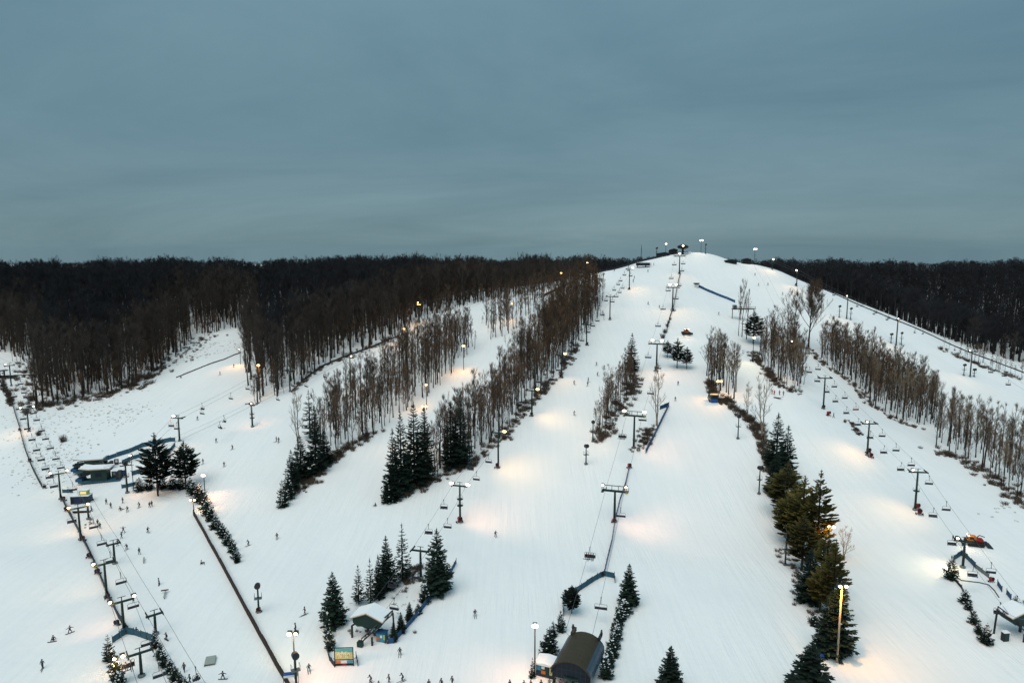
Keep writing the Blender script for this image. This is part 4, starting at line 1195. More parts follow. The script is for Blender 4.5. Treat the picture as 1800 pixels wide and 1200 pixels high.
def person(loc, pose, label, rz=0.0, jacket=None, pants=None, gear=None, group=None, helmet=None):
    bm, J = body(pose)
    pcount[0] += 1
    o = ob('person', bm, None, loc, rz); tag(o, label, 'person', group)
    jk = 'cloth_'+jacket if jacket else JK[pcount[0] % 6]
    for slot, m in ((1, jk), (2, 'cloth_'+pants if pants else ['cloth_black', 'cloth_grey', 'cloth_navy', 'cloth_black'][pcount[0] % 4])):
        o.material_slots[slot].link = 'OBJECT'; o.material_slots[slot].material = MATS[m]
    h = Vector(J['hd2'])
    he = ob('helmet', hel_me[helmet or ['cloth_black', 'cloth_grey', 'cloth_black', 'cloth_red', 'cloth_black'][pcount[0] % 5]], o, h)
    ob('goggles', gog_me, he)
    if gear == 'ski':
        for s in 'LR':
            a = J['an'+s]; ob('ski', ski_me, o, (a[0], a[1]-.1, a[2]-.10))
    elif gear == 'board':
        a, b = J['anL'], J['anR']; ob('snowboard', brd_me, o, ((a[0]+b[0])/2, (a[1]+b[1])/2-.05, min(a[2], b[2])-.11), 0)
    return o
HEAD = math.radians
def ppl(lst, group):
    for a in lst:
        u, v, pose, label = a[:4]; op = a[4] if len(a) > 4 else {}
        gear = op.get('gear', {'ski': 'ski', 'board': 'board', 'wide': 'ski', 'low': 'board'}.get(pose))
        person(P(u, v), pose, label, op.get('rz', random.uniform(-1.0, 1.0)), op.get('j'), op.get('p'), gear, group)
ppl([(75, 1174, 'walk', 'skier standing alone at the lower left corner', {'gear': 'ski'}), (94, 1124, 'low', 'snowboarder sitting in the snow left of the fence', {'rz': .3}), (123, 1112, 'board', 'snowboarder leaning with arms out left of the last fence posts', {'rz': .8}),
     (187, 886, 'walk', 'person in dark clothes, left one of the cluster beside the small hut'), (195, 893, 'walk', 'pair member in dark coat carrying gear beside the small hut', {'j': 'brown'}), (211, 895, 'low', 'person sitting on the snow between the hut and the big pine', {'rz': 1.2, 'j': 'brown'}),
     (216, 884, 'walk', 'tall person in green jacket behind the sitting one', {'j': 'green'}), (224, 898, 'ski', 'skier nearest the camera in the cluster beside the hut'), (245, 891, 'ski', 'lone skier in front of the big pine lamplit snow', {'j': 'navy'}), (263, 892, 'walk', 'left of two persons standing close below the big pine'),
     (267, 890, 'walk', 'right of two persons standing close below the big pine'), (161, 899, 'walk', 'person standing at the tower by the small hut'), (172, 923, 'walk', 'upper of two people under the lift ropes on the park edge'), (176, 929, 'walk', 'lower of two people under the lift ropes on the park edge'),
     (214, 946, 'walk', 'person standing just below the jumping rider'), (217, 936, 'wide', 'rider with arms and skis spread wide in the park', {'rz': .2}), (260, 935, 'ski', 'skier crouching on the open park snow', {'rz': .9}), (223, 965, 'ski', 'skier beside the second tower of the short lift'), (207, 959, 'walk', 'person hugging the second tower of the short lift'),
     (245, 974, 'walk', 'person standing just above the upper grey rail'), (354, 991, 'low', 'person crouched alone beside the long brown fence', {'rz': 2}), (280, 1027, 'board', 'snowboarder leaning above the T shaped rail', {'rz': -1.2}), (293, 1124, 'board', 'snowboarder beside the row of conifers near the park tower', {'rz': -.6}),
     (324, 1180, 'walk', 'person walking below the wooden box feature on its left', {}), (392, 1193, 'board', 'snowboarder below the wooden box feature near the frame bottom', {'rz': .1}), (334, 1201, 'walk', 'person at the frame bottom next to the small lift chair'),
     (240, 1110, 'low', 'small dark figure crouched under the far left lift ropes', {'gear': None})], 'people in the terrain park')
ppl([(387, 659, 'walk', 'skier high in the gully run at the far left', {'gear': 'ski'}), (411, 645, 'ski', 'tiny skier at the top of the gully run'), (318, 664, 'low', 'dark figure lying low in the gully run', {'gear': None}), (347, 738, 'ski', 'skier beside the floodlit tower in the gully run', {'j': 'brown'}), (380, 777, 'ski', 'skier on the run below the lower lift chairs'),
     (357, 815, 'walk', 'skier beside the smaller pine', {'gear': 'ski'}), (394, 819, 'ski', 'skier in dark clothes right of the smaller pine', {'rz': .4}), (409, 789, 'ski', 'skier gliding on the open snow right of the pines'), (486, 776, 'walk', 'left of two skiers side by side left of the brushy clump', {'gear': 'ski'}), (490, 777, 'walk', 'right of two skiers side by side left of the brushy clump', {'gear': 'ski'}),
     (437, 958, 'ski', 'skier just beyond the end of the small conifer hedge'), (487, 946, 'ski', 'lone skier on the wide snow below the brushy clump'), (536, 1080, 'walk', 'skier in dark clothes left of the broad grove spruce', {'gear': 'ski'}), (520, 1107, 'board', 'snowboarder bending forward above the double lamp', {'rz': -1}),
     (543, 1179, 'ski', 'skier in teal jacket beside the blue sign', {'j': 'teal', 'rz': .4}), (835, 1082, 'ski', 'lone skier on the wide snow right of the blue netting'), (703, 1150, 'ski', 'skier standing below the truss of the snowy station roof', {'rz': .1}),
     (652, 1199, 'ski', 'skier pointing with one arm near the map board at the bottom', {'rz': -.7}), (684, 1201, 'walk', 'person at the frame bottom below the station'), (708, 1196, 'ski', 'skier turning in front of the station at the bottom', {'rz': -.9}), (754, 1210, 'walk', 'head and shoulders at the frame bottom, first right of the turning skier'),
     (776, 1208, 'walk', 'head and shoulders at the frame bottom, second right of the turning skier'), (795, 1204, 'walk', 'person at the frame bottom, third right of the turning skier'), (666, 1213, 'walk', 'head cut by the frame bottom between two skiers under the station'), (871, 942, 'ski', 'lone skier in the middle of the wide central run', {'rz': .3}),
     (660, 889, 'low', 'dark crouched figure left of the snow-covered round conifer', {'gear': None})], 'people on the left runs')
ppl([(1009, 675, 'ski', 'skier left of two on the run beside the brush strip'), (1033, 678, 'walk', 'lower of two skiers close together above the brush strip', {'gear': 'ski'}), (1034, 671, 'walk', 'upper of two skiers close together above the brush strip', {'gear': 'ski'}), (1050, 660, 'ski', 'skier left of the brush strip top, lower one'), (1049, 642, 'ski', 'skier leaning left of the brush strip top, upper one'),
     (1062, 648, 'ski', 'skier right beside the bare sapling tops'), (1089, 641, 'ski', 'skier just left of the brownish pointed conifer'), (1009, 729, 'ski', 'skier in pale trousers on the middle of the run', {'p': 'tan'}), (1192, 676, 'ski', 'skier below the three dark conifers', {'j': 'navy'}), (1187, 704, 'ski', 'skier above the blue net end', {}),
     (1080, 477, 'ski', 'tiny skier high on the left shoulder of the summit'), (1144, 467, 'walk', 'left of two tiny people right of the summit lift hut'), (1149, 467, 'walk', 'right of two tiny people right of the summit lift hut'), (1139, 478, 'ski', 'tiny skier just below the summit lift hut'), (1113, 496, 'walk', 'upper of two tiny skiers by the floodlit tower near the top', {'gear': 'ski'}), (1115, 490, 'walk', 'topmost of the tiny skiers by the floodlit tower near the top', {'gear': 'ski'}),
     (1139, 535, 'ski', 'skier leaning in a turn on the upper central run', {'rz': .9}), (1159, 542, 'walk', 'tiny person beside the upper central chair'), (1263, 553, 'ski', 'skier in a turn below the blue safety line near the top', {'rz': 1}), (1327, 484, 'ski', 'tiny skier on the shoulder below the right-hand summit lamps'), (1350, 501, 'ski', 'tiny skier farther down the shoulder below the summit lamps'), (1333, 502, 'ski', 'tiny skier in the middle of the upper right shoulder'),
     (1376, 518, 'ski', 'tiny skier just above the round bare tree'), (1465, 734, 'walk', 'person standing beside the red snow gun on the crest'), (1755, 738, 'ski', 'skier on the far right run, lowest one'), (1752, 721, 'ski', 'skier on the far right run, upper one'), (1728, 722, 'ski', 'skier on the far right run, nearest the tree row'), (1778, 750, 'ski', 'skier on the far right run, closest to the frame edge')], 'people on the central and right runs')
ppl([(1357, 693, 'wide', 'person in red with arms raised on the crest above the long row', {'j': 'red', 'p': 'red', 'gear': None}), (1361, 694, 'walk', 'person in red, second from the left on the crest', {'j': 'red', 'p': 'red'}), (1370, 694, 'walk', 'person in red leaning over the dark sled on the crest', {'j': 'red', 'p': 'red'}), (1377, 695, 'walk', 'person in red, last on the right of the crest', {'j': 'red', 'p': 'red'})], 'people in red on the crest')
qlab = ['at the far left of the queue under the barrel roof', 'second from the left in the queue under the barrel roof', 'third from the left in the queue under the barrel roof', 'fourth from the left in the queue under the barrel roof', 'fifth from the left in the queue under the barrel roof',
        'sixth from the left in the queue under the barrel roof', 'seventh from the left in the queue under the barrel roof', 'eighth from the left in the queue under the barrel roof', 'ninth from the left in the queue under the barrel roof', 'last on the right in the queue under the barrel roof']
for i, (u, v) in enumerate([(896, 1211), (921, 1212), (933, 1212), (951, 1211), (966, 1208), (975, 1204), (985, 1210), (996, 1206), (1008, 1209), (1020, 1207)]):
    person(P(u, v), 'walk', 'skier '+qlab[i], PI+random.uniform(-.5, .5), ['black', 'green', 'brown', 'navy', 'tan', 'brown', 'red', 'tan', 'black', 'grey'][i], None, 'ski', 'skiers queueing at the barrel-roofed station')
for p, ang, W, n, lab in SEATS:
    for i in range(n):
        off = (i-(n-1)/2)*(W*.8/max(n, 2)) if n > 1 else .2
        q = p+Vector((math.cos(ang)*off, math.sin(ang)*off, 0))+Vector((-math.sin(ang), math.cos(ang), 0))*.02+Vector((0, 0, -2.13))
        w = ['leftmost', 'second', 'third', 'rightmost'] if n == 4 else (['left', 'right'] if n == 2 else ['only'])
        where = lab.split(', ', 1)[1].replace(' up on the ', ' up, ').replace(' of the ', ', ')
        person(q, 'sit', f'{w[i]} rider on the chair {where}', ang+PI, None, None, 'ski' if i % 2 == 0 else 'board', 'riders on chairs')
#@@PART4
# ------------------------------------------------------------------ fences
post_me = {}
def fence(name, pxs, label, h=1.2, post='wood_post', panel='net_blue', step=3.0, thick=.05, gaps=(), rail=True, cat='fence'):
    g = [P(u, v) for u, v in pxs]
    pts = []
    for i in range(len(g)-1):
        d = Vector((g[i+1].x-g[i].x, g[i+1].y-g[i].y, 0)); n = max(1, int(round(d.length/step)))
        for j in range(n): pts.append((g[i].x+d.x*j/n, g[i].y+d.y*j/n))
    pts.append((g[-1].x, g[-1].y))
    pts = [Vector((x, y, hz(x, y))) for x, y in pts]
    o = thing(name, label, cat, pts[0])
    key = (post, h)
    if key not in post_me: post_me[key] = MB().tube([(0, 0, -.4), (0, 0, h+.15)], .06, 5).mesh('post', post)
    for i, p in enumerate(pts):
        ob('post', post_me[key], o, p-pts[0])
        if i == 0 or i in gaps: continue
        a, b = pts[i-1]-pts[0], p-pts[0]
        d = (b-a); L = Vector((d.x, d.y, 0)).length
        if L < .05: continue
        nrm = Vector((-d.y, d.x, 0))/L*thick/2
        m = MB(); e = d*.02
        lo, hi = .06, h*random.uniform(.86, 1.0)
        q = [a+e, b-e]
        vs = []
        for s in (-1, 1):
            vs += [q[0]+nrm*s+Vector((0, 0, lo)), q[1]+nrm*s+Vector((0, 0, lo)), q[1]+nrm*s+Vector((0, 0, hi)), q[0]+nrm*s+Vector((0, 0, hi))]
        m.v = [tuple(v) for v in vs]; m.f = [(0, 1, 2, 3), (7, 6, 5, 4), (0, 4, 5, 1), (1, 5, 6, 2), (2, 6, 7, 3), (3, 7, 4, 0)]; m.m = [0]*6
        m.obj('fence_panel', panel, o)
    return o
fence('slat_fence', [(340, 905), (362, 944), (398, 1010), (430, 1070), (462, 1128), (486, 1172), (512, 1216)], 'long brown slat fence running down between the park and the wide run', 1.5, 'wood_post', 'wood_brown', 3.0, .22)
fence('net_fence', [(-6, 662), (14, 692), (22, 712), (32, 745), (42, 785), (55, 820), (74, 857)], 'dark netting fence curving down past the far left chairs, upper stretch', 1.5, 'steel_dark', 'net_dark')
fence('net_fence', [(108, 876), (122, 905), (144, 946), (168, 995), (190, 1048), (208, 1086), (226, 1112)], 'dark blue netting fence under the far left lift towers, lower stretch', 1.5, 'steel_dark', 'net_dark')
fence('net_fence', [(198, 1130), (222, 1114), (236, 1116), (272, 1128)], 'blue-grey netting arched across under the far left lift ropes', 1.5, 'steel_dark', 'net_teal', 2.0)
fence('net_fence', [(1106, 822), (1100, 850), (1090, 880), (1081, 915), (1076, 950), (1070, 975), (1062, 1010)], 'dark blue netting fence running down beside the big central tower', 1.2, 'steel_dark', 'net_blue')
fence('net_fence', [(1160, 720), (1176, 714), (1166, 735), (1150, 768), (1135, 797)], 'bright blue netting curling round the pale bare tree', 1.7, 'steel_dark', 'net_blue', 2.5)
fence('net_fence', [(990, 1082), (989, 1058), (1002, 1048), (1022, 1036), (1050, 1018), (1062, 1012), (1080, 1016), (1081, 1024)], 'blue netting across the lift line above the barrel roof', 1.5, 'steel_dark', 'net_teal', 2.0)
fence('net_fence', [(802, 990), (790, 1012), (770, 1038), (750, 1062), (732, 1085), (712, 1108), (692, 1130), (682, 1131)], 'blue netting along the outer side of the snowy-roofed grove', 1.3, 'steel_dark', 'net_blue', 2.2)
fence('net_fence', [(574, 1140), (579, 1160), (588, 1172)], 'short blue netting left of the map board', 1.1, 'steel_dark', 'net_dark', 1.6)
fence('net_fence', [(626, 1155), (629, 1170)], 'short dark netting right of the map board', 1.1, 'steel_dark', 'net_dark', 1.6)
fence('net_fence', [(1678, 1018), (1676, 985), (1690, 976), (1700, 983), (1714, 998)], 'teal netting round the tower at the top of the right-hand pen', 1.4, 'steel_dark', 'net_teal', 2.0)
fence('net_fence', [(1714, 998), (1738, 1016)], 'bare fence frame between the teal netting and the red snow gun', 1.2, 'steel_dark', 'steel_grey', 2.2)
fence('net_fence', [(1753, 1028), (1761, 1040)], 'small separate blue net below the red snow gun at the right', 1.3, 'steel_dark', 'net_blue', 2.0)
fence('net_fence', [(1769, 1044), (1777, 1054)], 'small separate blue net beside the dark bushy conifer at the right', 1.3, 'steel_dark', 'net_blue', 2.0)
fence('net_fence', [(1678, 1020), (1690, 1034), (1700, 1060), (1714, 1098), (1726, 1118)], 'low dark netting behind the small conifers of the right-hand pen', .8, 'steel_dark', 'net_dark', 2.5)
fence('net_fence', [(1196, 482), (1192, 497), (1188, 518), (1184, 540), (1178, 557), (1172, 580)], 'dark netting line down the hill beside the top central towers', 1.5, 'steel_dark', 'net_dark', 4.0)
fence('safety_line', [(1228, 505), (1245, 513), (1262, 520), (1278, 526), (1292, 532)], 'blue safety netting slanting from the small box to the wooden platform', 1.6, 'steel_dark', 'net_blue', 4.0)
fence('net_fence', [(178, 812), (205, 803), (228, 796), (250, 786), (272, 782), (300, 776), (308, 776)], 'blue-grey fence running from the upper of the twin sheds to the floodlit tower', 1.7, 'steel_dark', 'net_teal')
fence('net_fence', [(215, 816), (232, 808), (252, 802), (262, 800)], 'dark fence between the two lift lines above the twin sheds', 1.6, 'steel_dark', 'net_teal')
fence('net_fence', [(232, 836), (250, 830), (268, 824), (290, 806), (308, 784)], 'teal fence passing behind the big dark pine', 1.6, 'steel_dark', 'net_teal')
fence('net_fence', [(214, 858), (222, 857), (238, 853)], 'short blue fence at the foot of the lamp pole by the small hedge', 1.3, 'steel_dark', 'net_teal', 2)
fence('net_fence', [(110, 866), (128, 866)], 'blue fence panel joining the lift tower to the small hut', 1.3, 'steel_dark', 'net_teal', 2)
fence('rope_fence', [(1040, 483), (1080, 474), (1120, 462), (1150, 455), (1178, 449)], 'thin dark fence along the left shoulder up to the summit', 1.5, 'steel_dark', 'net_dark', 5)
fence('rope_fence', [(1362, 472), (1400, 490), (1440, 506), (1480, 523), (1520, 541), (1570, 562), (1620, 582), (1680, 610), (1740, 633), (1800, 656)], 'dark fence along the whole right skyline of the hill', .75, 'steel_dark', 'net_dark', 5)
fence('rope_fence', [(955, 522), (975, 512), (995, 502), (1012, 495)], 'dark fence line crossing the thin upper strip under the ridge hut', 1.6, 'steel_dark', 'net_dark', 4)
fence('rope_fence', [(512, 690), (535, 668), (562, 647), (595, 632), (625, 621), (665, 606), (700, 592)], 'dark fence edging the left ridge run under the wood', .9, 'steel_dark', 'net_dark', 4)
fence('rail_fence', [(310, 664), (345, 650), (395, 632), (424, 620)], 'low dark fence along the upper edge of the gully run', .6, 'wood_post', 'wood_brown', 3)

# ------------------------------------------------------------------ lamp poles
def lamp_pole(u, vb, vt, label, lamps, wood=False, thick=.11, extra=()):
    B = P(u, vb); h = zat(B, vt)-B.z
    o = thing('lamp_pole', label, 'lamp pole', B, 0)
    MB().tube([(0, 0, -.6), (0, 0, h)], [thick*1.3, thick], 8).obj('pole', 'fascia' if wood else 'steel_dark', o, True)
    n = len(lamps)
    if n > 1: MB().box((0, 0, h-.15), (1.1*n*.8, .1, .1)).obj('crossbar', 'steel_dark', o)
    for i, (c, big, tgt, pw, col) in enumerate(lamps):
        x = (i-(n-1)/2)*1.1
        floodlight(o, (x, -.35, h+.1), c, big, None if tgt is None else wpt(*tgt), pw, col, 80)
    for z in extra:
        MB().box((0, 0, h*z), (1.0, .1, .1)).box((.45, 0, h*z+.18), (.1, .1, .25)).box((-.45, 0, h*z+.18), (.1, .1, .25)).obj('crossbar', 'steel_dark', o)
    return o
NO = ('white', False, None, 0, None)
lamp_pole(1471, 1164, 1029, 'tall pale wooden lamp pole in front of the massive dark spruce', [('white', False, (1548, 1142), 9500, AMBER), NO], True, .16)
lamp_pole(940, 1187, 1098, 'tall dark lamp pole left of the barrel-roofed station', [('white', True, (892, 1195), 4200, ROSE)])
lamp_pole(519, 1192, 1112, 'dark lamp pole with double lamps above the blue sign', [('amber', False, (560, 1068), 4200, (1.0, .72, .36)), ('white', False, (600, 1195), 4600, ROSE)])
lamp_pole(235, 862, 800, 'slender lamp pole in front of the twin sheds', [('white', False, (284, 868), 900, AMBER)], False, .09, (.72, .55))
lamp_pole(360, 862, 835, 'lamp pole at the upper end of the small conifer hedge', [('white', True, (425, 905), 6000, ROSE)])
lamp_pole(341, 902, 878, 'short lit lamp pole where the brown fence begins', [('white', False, (395, 880), 1500, WARM), NO])
lamp_pole(207, 1196, 1156, 'lit lamp post among the conifers left of the bottom lift tower', [('white', False, (150, 1125), 1500, WARM)])
lamp_pole(1170, 448, 429, 'lit lamp pole left of the summit saucer', [('white', True, (1172, 470), 1500, WHITE)])
lamp_pole(1232, 444, 423, 'brightest lit lamp pole right of the summit saucer', [('white', True, (1225, 480), 3000, WHITE), ('white', True, None, 0, None)])
lamp_pole(1326, 465, 438, 'tall lit lamp pole at the top of the right-hand lift', [('white', True, (1310, 490), 3000, WHITE), ('white', True, None, 0, None)], False, .11, (.6,))
lamp_pole(1032, 484, 462, 'lit lamp pole standing on the left shoulder beside the ridge hut', [('white', True, (1050, 505), 3500, WARM)])
lamp_pole(986, 503, 480, 'amber lit lamp pole on the ridge left of the shoulder', [('amber', True, (990, 515), 1500, AMBER)])
lamp_pole(900, 560, 534, 'lamp pole glowing in the thin upper strip', [('amber', False, (870, 575), 2400, AMBER)])
lamp_pole(737, 562, 535, 'amber lamp pole at the wood edge on the left ridge', [('amber', False, (722, 585), 2600, AMBER), ('amber', False, None, 0, None)])
lamp_pole(711, 600, 578, 'short amber lamp low on the left ridge', [('amber', True, (690, 610), 2000, AMBER)])
lamp_pole(815, 650, 608, 'amber lamp pole at the edge of the bright gap between strips', [('amber', True, (800, 662), 4500, AMBER)])
lamp_pole(750, 720, 676, 'lamp pole deep in the leftmost strip of bare trees', [('amber', False, (720, 715), 1800, AMBER)])
lamp_pole(747, 770, 714, 'amber lamp pole behind the back spruce of the big clump', [('amber', False, (655, 845), 2600, AMBER), ('amber', False, None, 0, None)])
lamp_pole(458, 706, 642, 'orange lamp pole at the tip of the wood above the gully run', [('amber', True, (430, 690), 3500, AMBER)])
lamp_pole(423, 640, 614, 'small lit lamp at the wood edge high in the gully', [('white', False, (405, 650), 2600, AMBER)])
lamp_pole(1263, 702, 670, 'orange lamp pole in the small lamplit clump of bare trees', [('amber', True, (1236, 712), 2600, AMBER), ('amber', False, (1300, 690), 2200, AMBER)])
lamp_pole(1323, 636, 594, 'amber lamp pole in front of the round dark conifer', [('amber', True, (1300, 650), 4500, (1.0, .78, .36))])
lamp_pole(1388, 660, 600, 'rosy lamp pole in the strip under the round conifer', [('white', False, (1370, 690), 3200, AMBER)])
lamp_pole(470, 820, 760, 'thin lamp pole on the near side of the brushy clump', [('amber', False, (470, 822), 1200, (1.0, .8, .4))], False, .06) if False else None
lamp_pole(1455, 1000, 925, 'lamp hidden among the golden pines', [('amber', False, (1425, 930), 1500, AMBER), ('amber', False, (1400, 900), 2500, AMBER)], False, .09)
lamp_pole(810, 510, 488, 'pair of small lights far off in the wood behind the ridge', [('white', False, None, 0, None), ('white', False, None, 0, None)])

# ------------------------------------------------------------------ snow guns
def tower_gun(u, vb, vt, label, rz=0.0, ring=True):
    B = P(u, vb); h = max(2.4, zat(B, vt)-B.z-.6)
    o = thing('fan_snow_gun', label, 'snow gun', B, rz, 'fan snow guns on towers')
    MB().tube([(0, 0, -.4), (0, 0, h)], [.22, .15], 8).obj('pole', 'steel_green', o, True)
    MB().box((0, 0, .2), (.9, .7, .5)).obj('control_box', 'steel_grey', o)
    if ring:
        p = MB().box((0, 0, h*.58), (1.5, 1.1, .1))
        for sx in (-1, 1):
            for sy in (-1, 1): p.box((sx*.7, sy*.5, h*.58+.5), (.05, .05, 1.0))
            p.box((sx*.7, 0, h*.58+1), (.05, 1.0, .05))
        p.obj('work_platform', 'steel_grey', o)
    b = MB().tube([(0, .75, h+.35), (0, .45, h+.4), (0, -.45, h+.6), (0, -.75, h+.68)], [.38, .58, .55, .62], 12)
    b.obj('fan_barrel', 'steel_dark', o)
    MB().box((0, .1, h+.05), (.5, .5, .35)).obj('swivel', 'steel_dark', o)
for a in [(1042, 776, 741, 'fan snow gun on a green tower at the foot of the brush strip'), (1030, 816, 783, 'fan snow gun on a green tower alone on the snow below the brush strip', .4), (455, 1076, 1028, 'fan snow gun on a green tower beside the brown fence', .3), (521, 1206, 1150, 'fan snow gun on a green tower right of the blue sign', .5),
          (1297, 771, 731, 'dark fan snow gun on a tower beside the brown bank', 0), (1334, 868, 821, 'dark fan snow gun with raised barrel left of the evergreen line', .8), (1380, 993, 941, 'teal fan snow gun on a tower beside the lower evergreen line', .2), (1475, 558, 538, 'small fan snow gun left of the skyline tower', 0),
          (1495, 562, 542, 'small fan snow gun right of the skyline tower', 0), (1566, 603, 587, 'fan snow gun left of the second skyline tower', .2), (1584, 606, 585, 'fan snow gun right of the second skyline tower', -.3), (1694, 660, 641, 'fan snow gun left of the lowest skyline tower', 0), (1712, 662, 649, 'fan snow gun right of the lowest skyline tower', .3),
          (1240, 446, 430, 'thin dark fan gun mast right of the brightest summit lamp', 0), (1154, 452, 436, 'dark fan gun mast on the left of the summit fence', .5), (1104, 476, 459, 'dark fan gun mast beside the summit lift hut', .2), (224, 866, 814, 'dark fan gun tower in front of the lower twin shed', .7)]:
    tower_gun(*a)
def red_gun(u, v, px, label, rz=0.0, col='red'):
    B = P(u, v); s = max(.7, width_at(B, px)/2.3)
    o = thing('ground_snow_gun', label, 'snow gun', B, rz, 'red snow guns on the ground', (s, s, s))
    b = MB().tube([(0, .55, .95), (0, .3, 1.0), (0, -.5, 1.2), (0, -.7, 1.25)], [.36, .55, .52, .58], 10); b.obj('fan_barrel', col, o)
    MB().tube([(0, -.7, 1.25), (0, -.74, 1.26)], [.5, .5], 10).obj('nozzle_ring', 'black', o)
    MB().box((.0, .1, .5), (.7, .8, .35)).obj('motor_box', col, o)
    c = MB()
    for x in (-.85, .85): c.tube([(x, -.5, .05), (x*.35, .05, .5), (x, .75, .05)], .06, 5)
    c.obj('carriage', 'steel_dark', o)
    for x in (-.8, .8): MB().tube([(x-.09, .1, .22), (x+.09, .1, .22)], .26, 10).obj('wheel', 'rubber', o)
for a in [(808, 918, 16, 'red snow gun at the foot of the lift tower above the big wide spruce', .4), (874, 822, 13, 'red snow gun at the foot of the amber-lit lift tower', 0), (934, 731, 10, 'maroon snow gun at the foot of the lift tower by the middle strip', .2, 'maroon'), (985, 664, 8, 'maroon snow gun at the foot of the lift tower higher on the middle strip', 0, 'maroon'),
          (1079, 918, 12, 'red snow gun against the big portal tower in the centre', .2), (1106, 822, 12, 'red snow gun at the upper end of the dark blue central netting', .3), (1057, 1013, 12, 'brown-red snow gun at the top of the blue netting above the barrel roof', .5, 'maroon'),
          (1456, 730, 11, 'red snow gun on the crest beside a standing person', .8), (1526, 796, 13, 'red snow gun beside the third right-hand tower', .2), (1531, 804, 12, 'red snow gun just below the one at the third right-hand tower', -.3), (1612, 893, 13, 'upper red snow gun at the big right-hand tower', .4), (1616, 904, 16, 'lower larger red snow gun at the big right-hand tower', -.4),
          (1742, 1022, 13, 'red snow gun on the edge of the right-hand pen', .2), (1115, 660, 8, 'maroon snow gun right of the brownish pointed conifer', 0, 'maroon'), (455, 1075, 7, 'red snow gun at the foot of the green fan tower by the brown fence', 0), (1363, 670, 10, 'maroon snow gun above the people in red', .3, 'maroon'),
          (112, 880, 12, 'maroon snow gun at the tower beside the small hut', .3, 'maroon'), (118, 898, 12, 'maroon snow gun on the fence just below the small hut', -.2, 'maroon'), (146, 950, 13, 'maroon snow gun at the third tower of the far left lift from below', .1, 'maroon'), (157, 980, 14, 'maroon snow gun on the fence between two far left towers, upper', .4, 'maroon'),
          (172, 1008, 14, 'crimson snow gun on the fence between two far left towers, lower', 0, 'maroon'), (190, 1052, 14, 'brown snow gun at the second tower of the far left lift', .3, 'maroon'), (206, 1098, 14, 'dark snow gun at the lower end of the far left fence', -.3, 'steel_dark'), (222, 1112, 14, 'red-brown snow gun at the last post of the far left fence', .2, 'maroon'),
          (79, 858, 9, 'maroon snow gun at the lower end of the upper left fence', .2, 'maroon'), (53, 811, 9, 'maroon snow gun half way down the upper left fence', .2, 'maroon'), (35, 757, 7, 'maroon snow gun near the second upper tower of the far left lift', .2, 'maroon'), (19, 714, 7, 'maroon snow gun at the bend of the upper left fence', .1, 'maroon'),
          (1032, 607, 8, 'dark snow gun at the foot of the tower near the top of the middle strip', 0, 'steel_dark'), (1072, 562, 7, 'dark snow gun at the foot of the slim upper tower', 0, 'steel_dark'), (1106, 509, 6, 'dark snow gun at the foot of the floodlit tower near the top', 0, 'steel_dark'),
          (1153, 652, 10, 'dark snow gun at the foot of the central tower by three conifers', 0, 'steel_dark'), (1194, 482, 6, 'dark snow gun at the top of the netting line near the summit', .1, 'steel_dark'), (1183, 547, 6, 'dark snow gun beside the upper portal tower', .2, 'steel_dark'),
          (1399, 502, 6, 'dark snow gun at the highest skyline tower', .2, 'maroon'), (655, 640, 4, 'dark snow gun small on the left ridge run', 0, 'steel_dark'), (1447, 718, 9, 'dark snow gun at the foot of the tower on the crest', .4, 'steel_dark'), (1000, 1001, 3, 'tiny dark hydrant box on the open central run', 0, 'steel_dark')][:-1]:
    red_gun(*a)
for i, (u, v, s) in enumerate([(1178, 562, 1.4), (1173, 574, 1.8), (1169, 585, 2.2), (1165, 594, 2.4), (1175, 568, 1.5)]):
    B = P(u, v); o = ob('bush', brush_mesh(300+i, 'steel_dark', 80), None, B, i); o.scale = (s*.6, s*.6, s)
    tag(o, f'{ORD[[0, 2, 3, 4, 1][i]]} dark bush down along the netting line above three conifers', 'bush', 'dark bushes on the netting line')

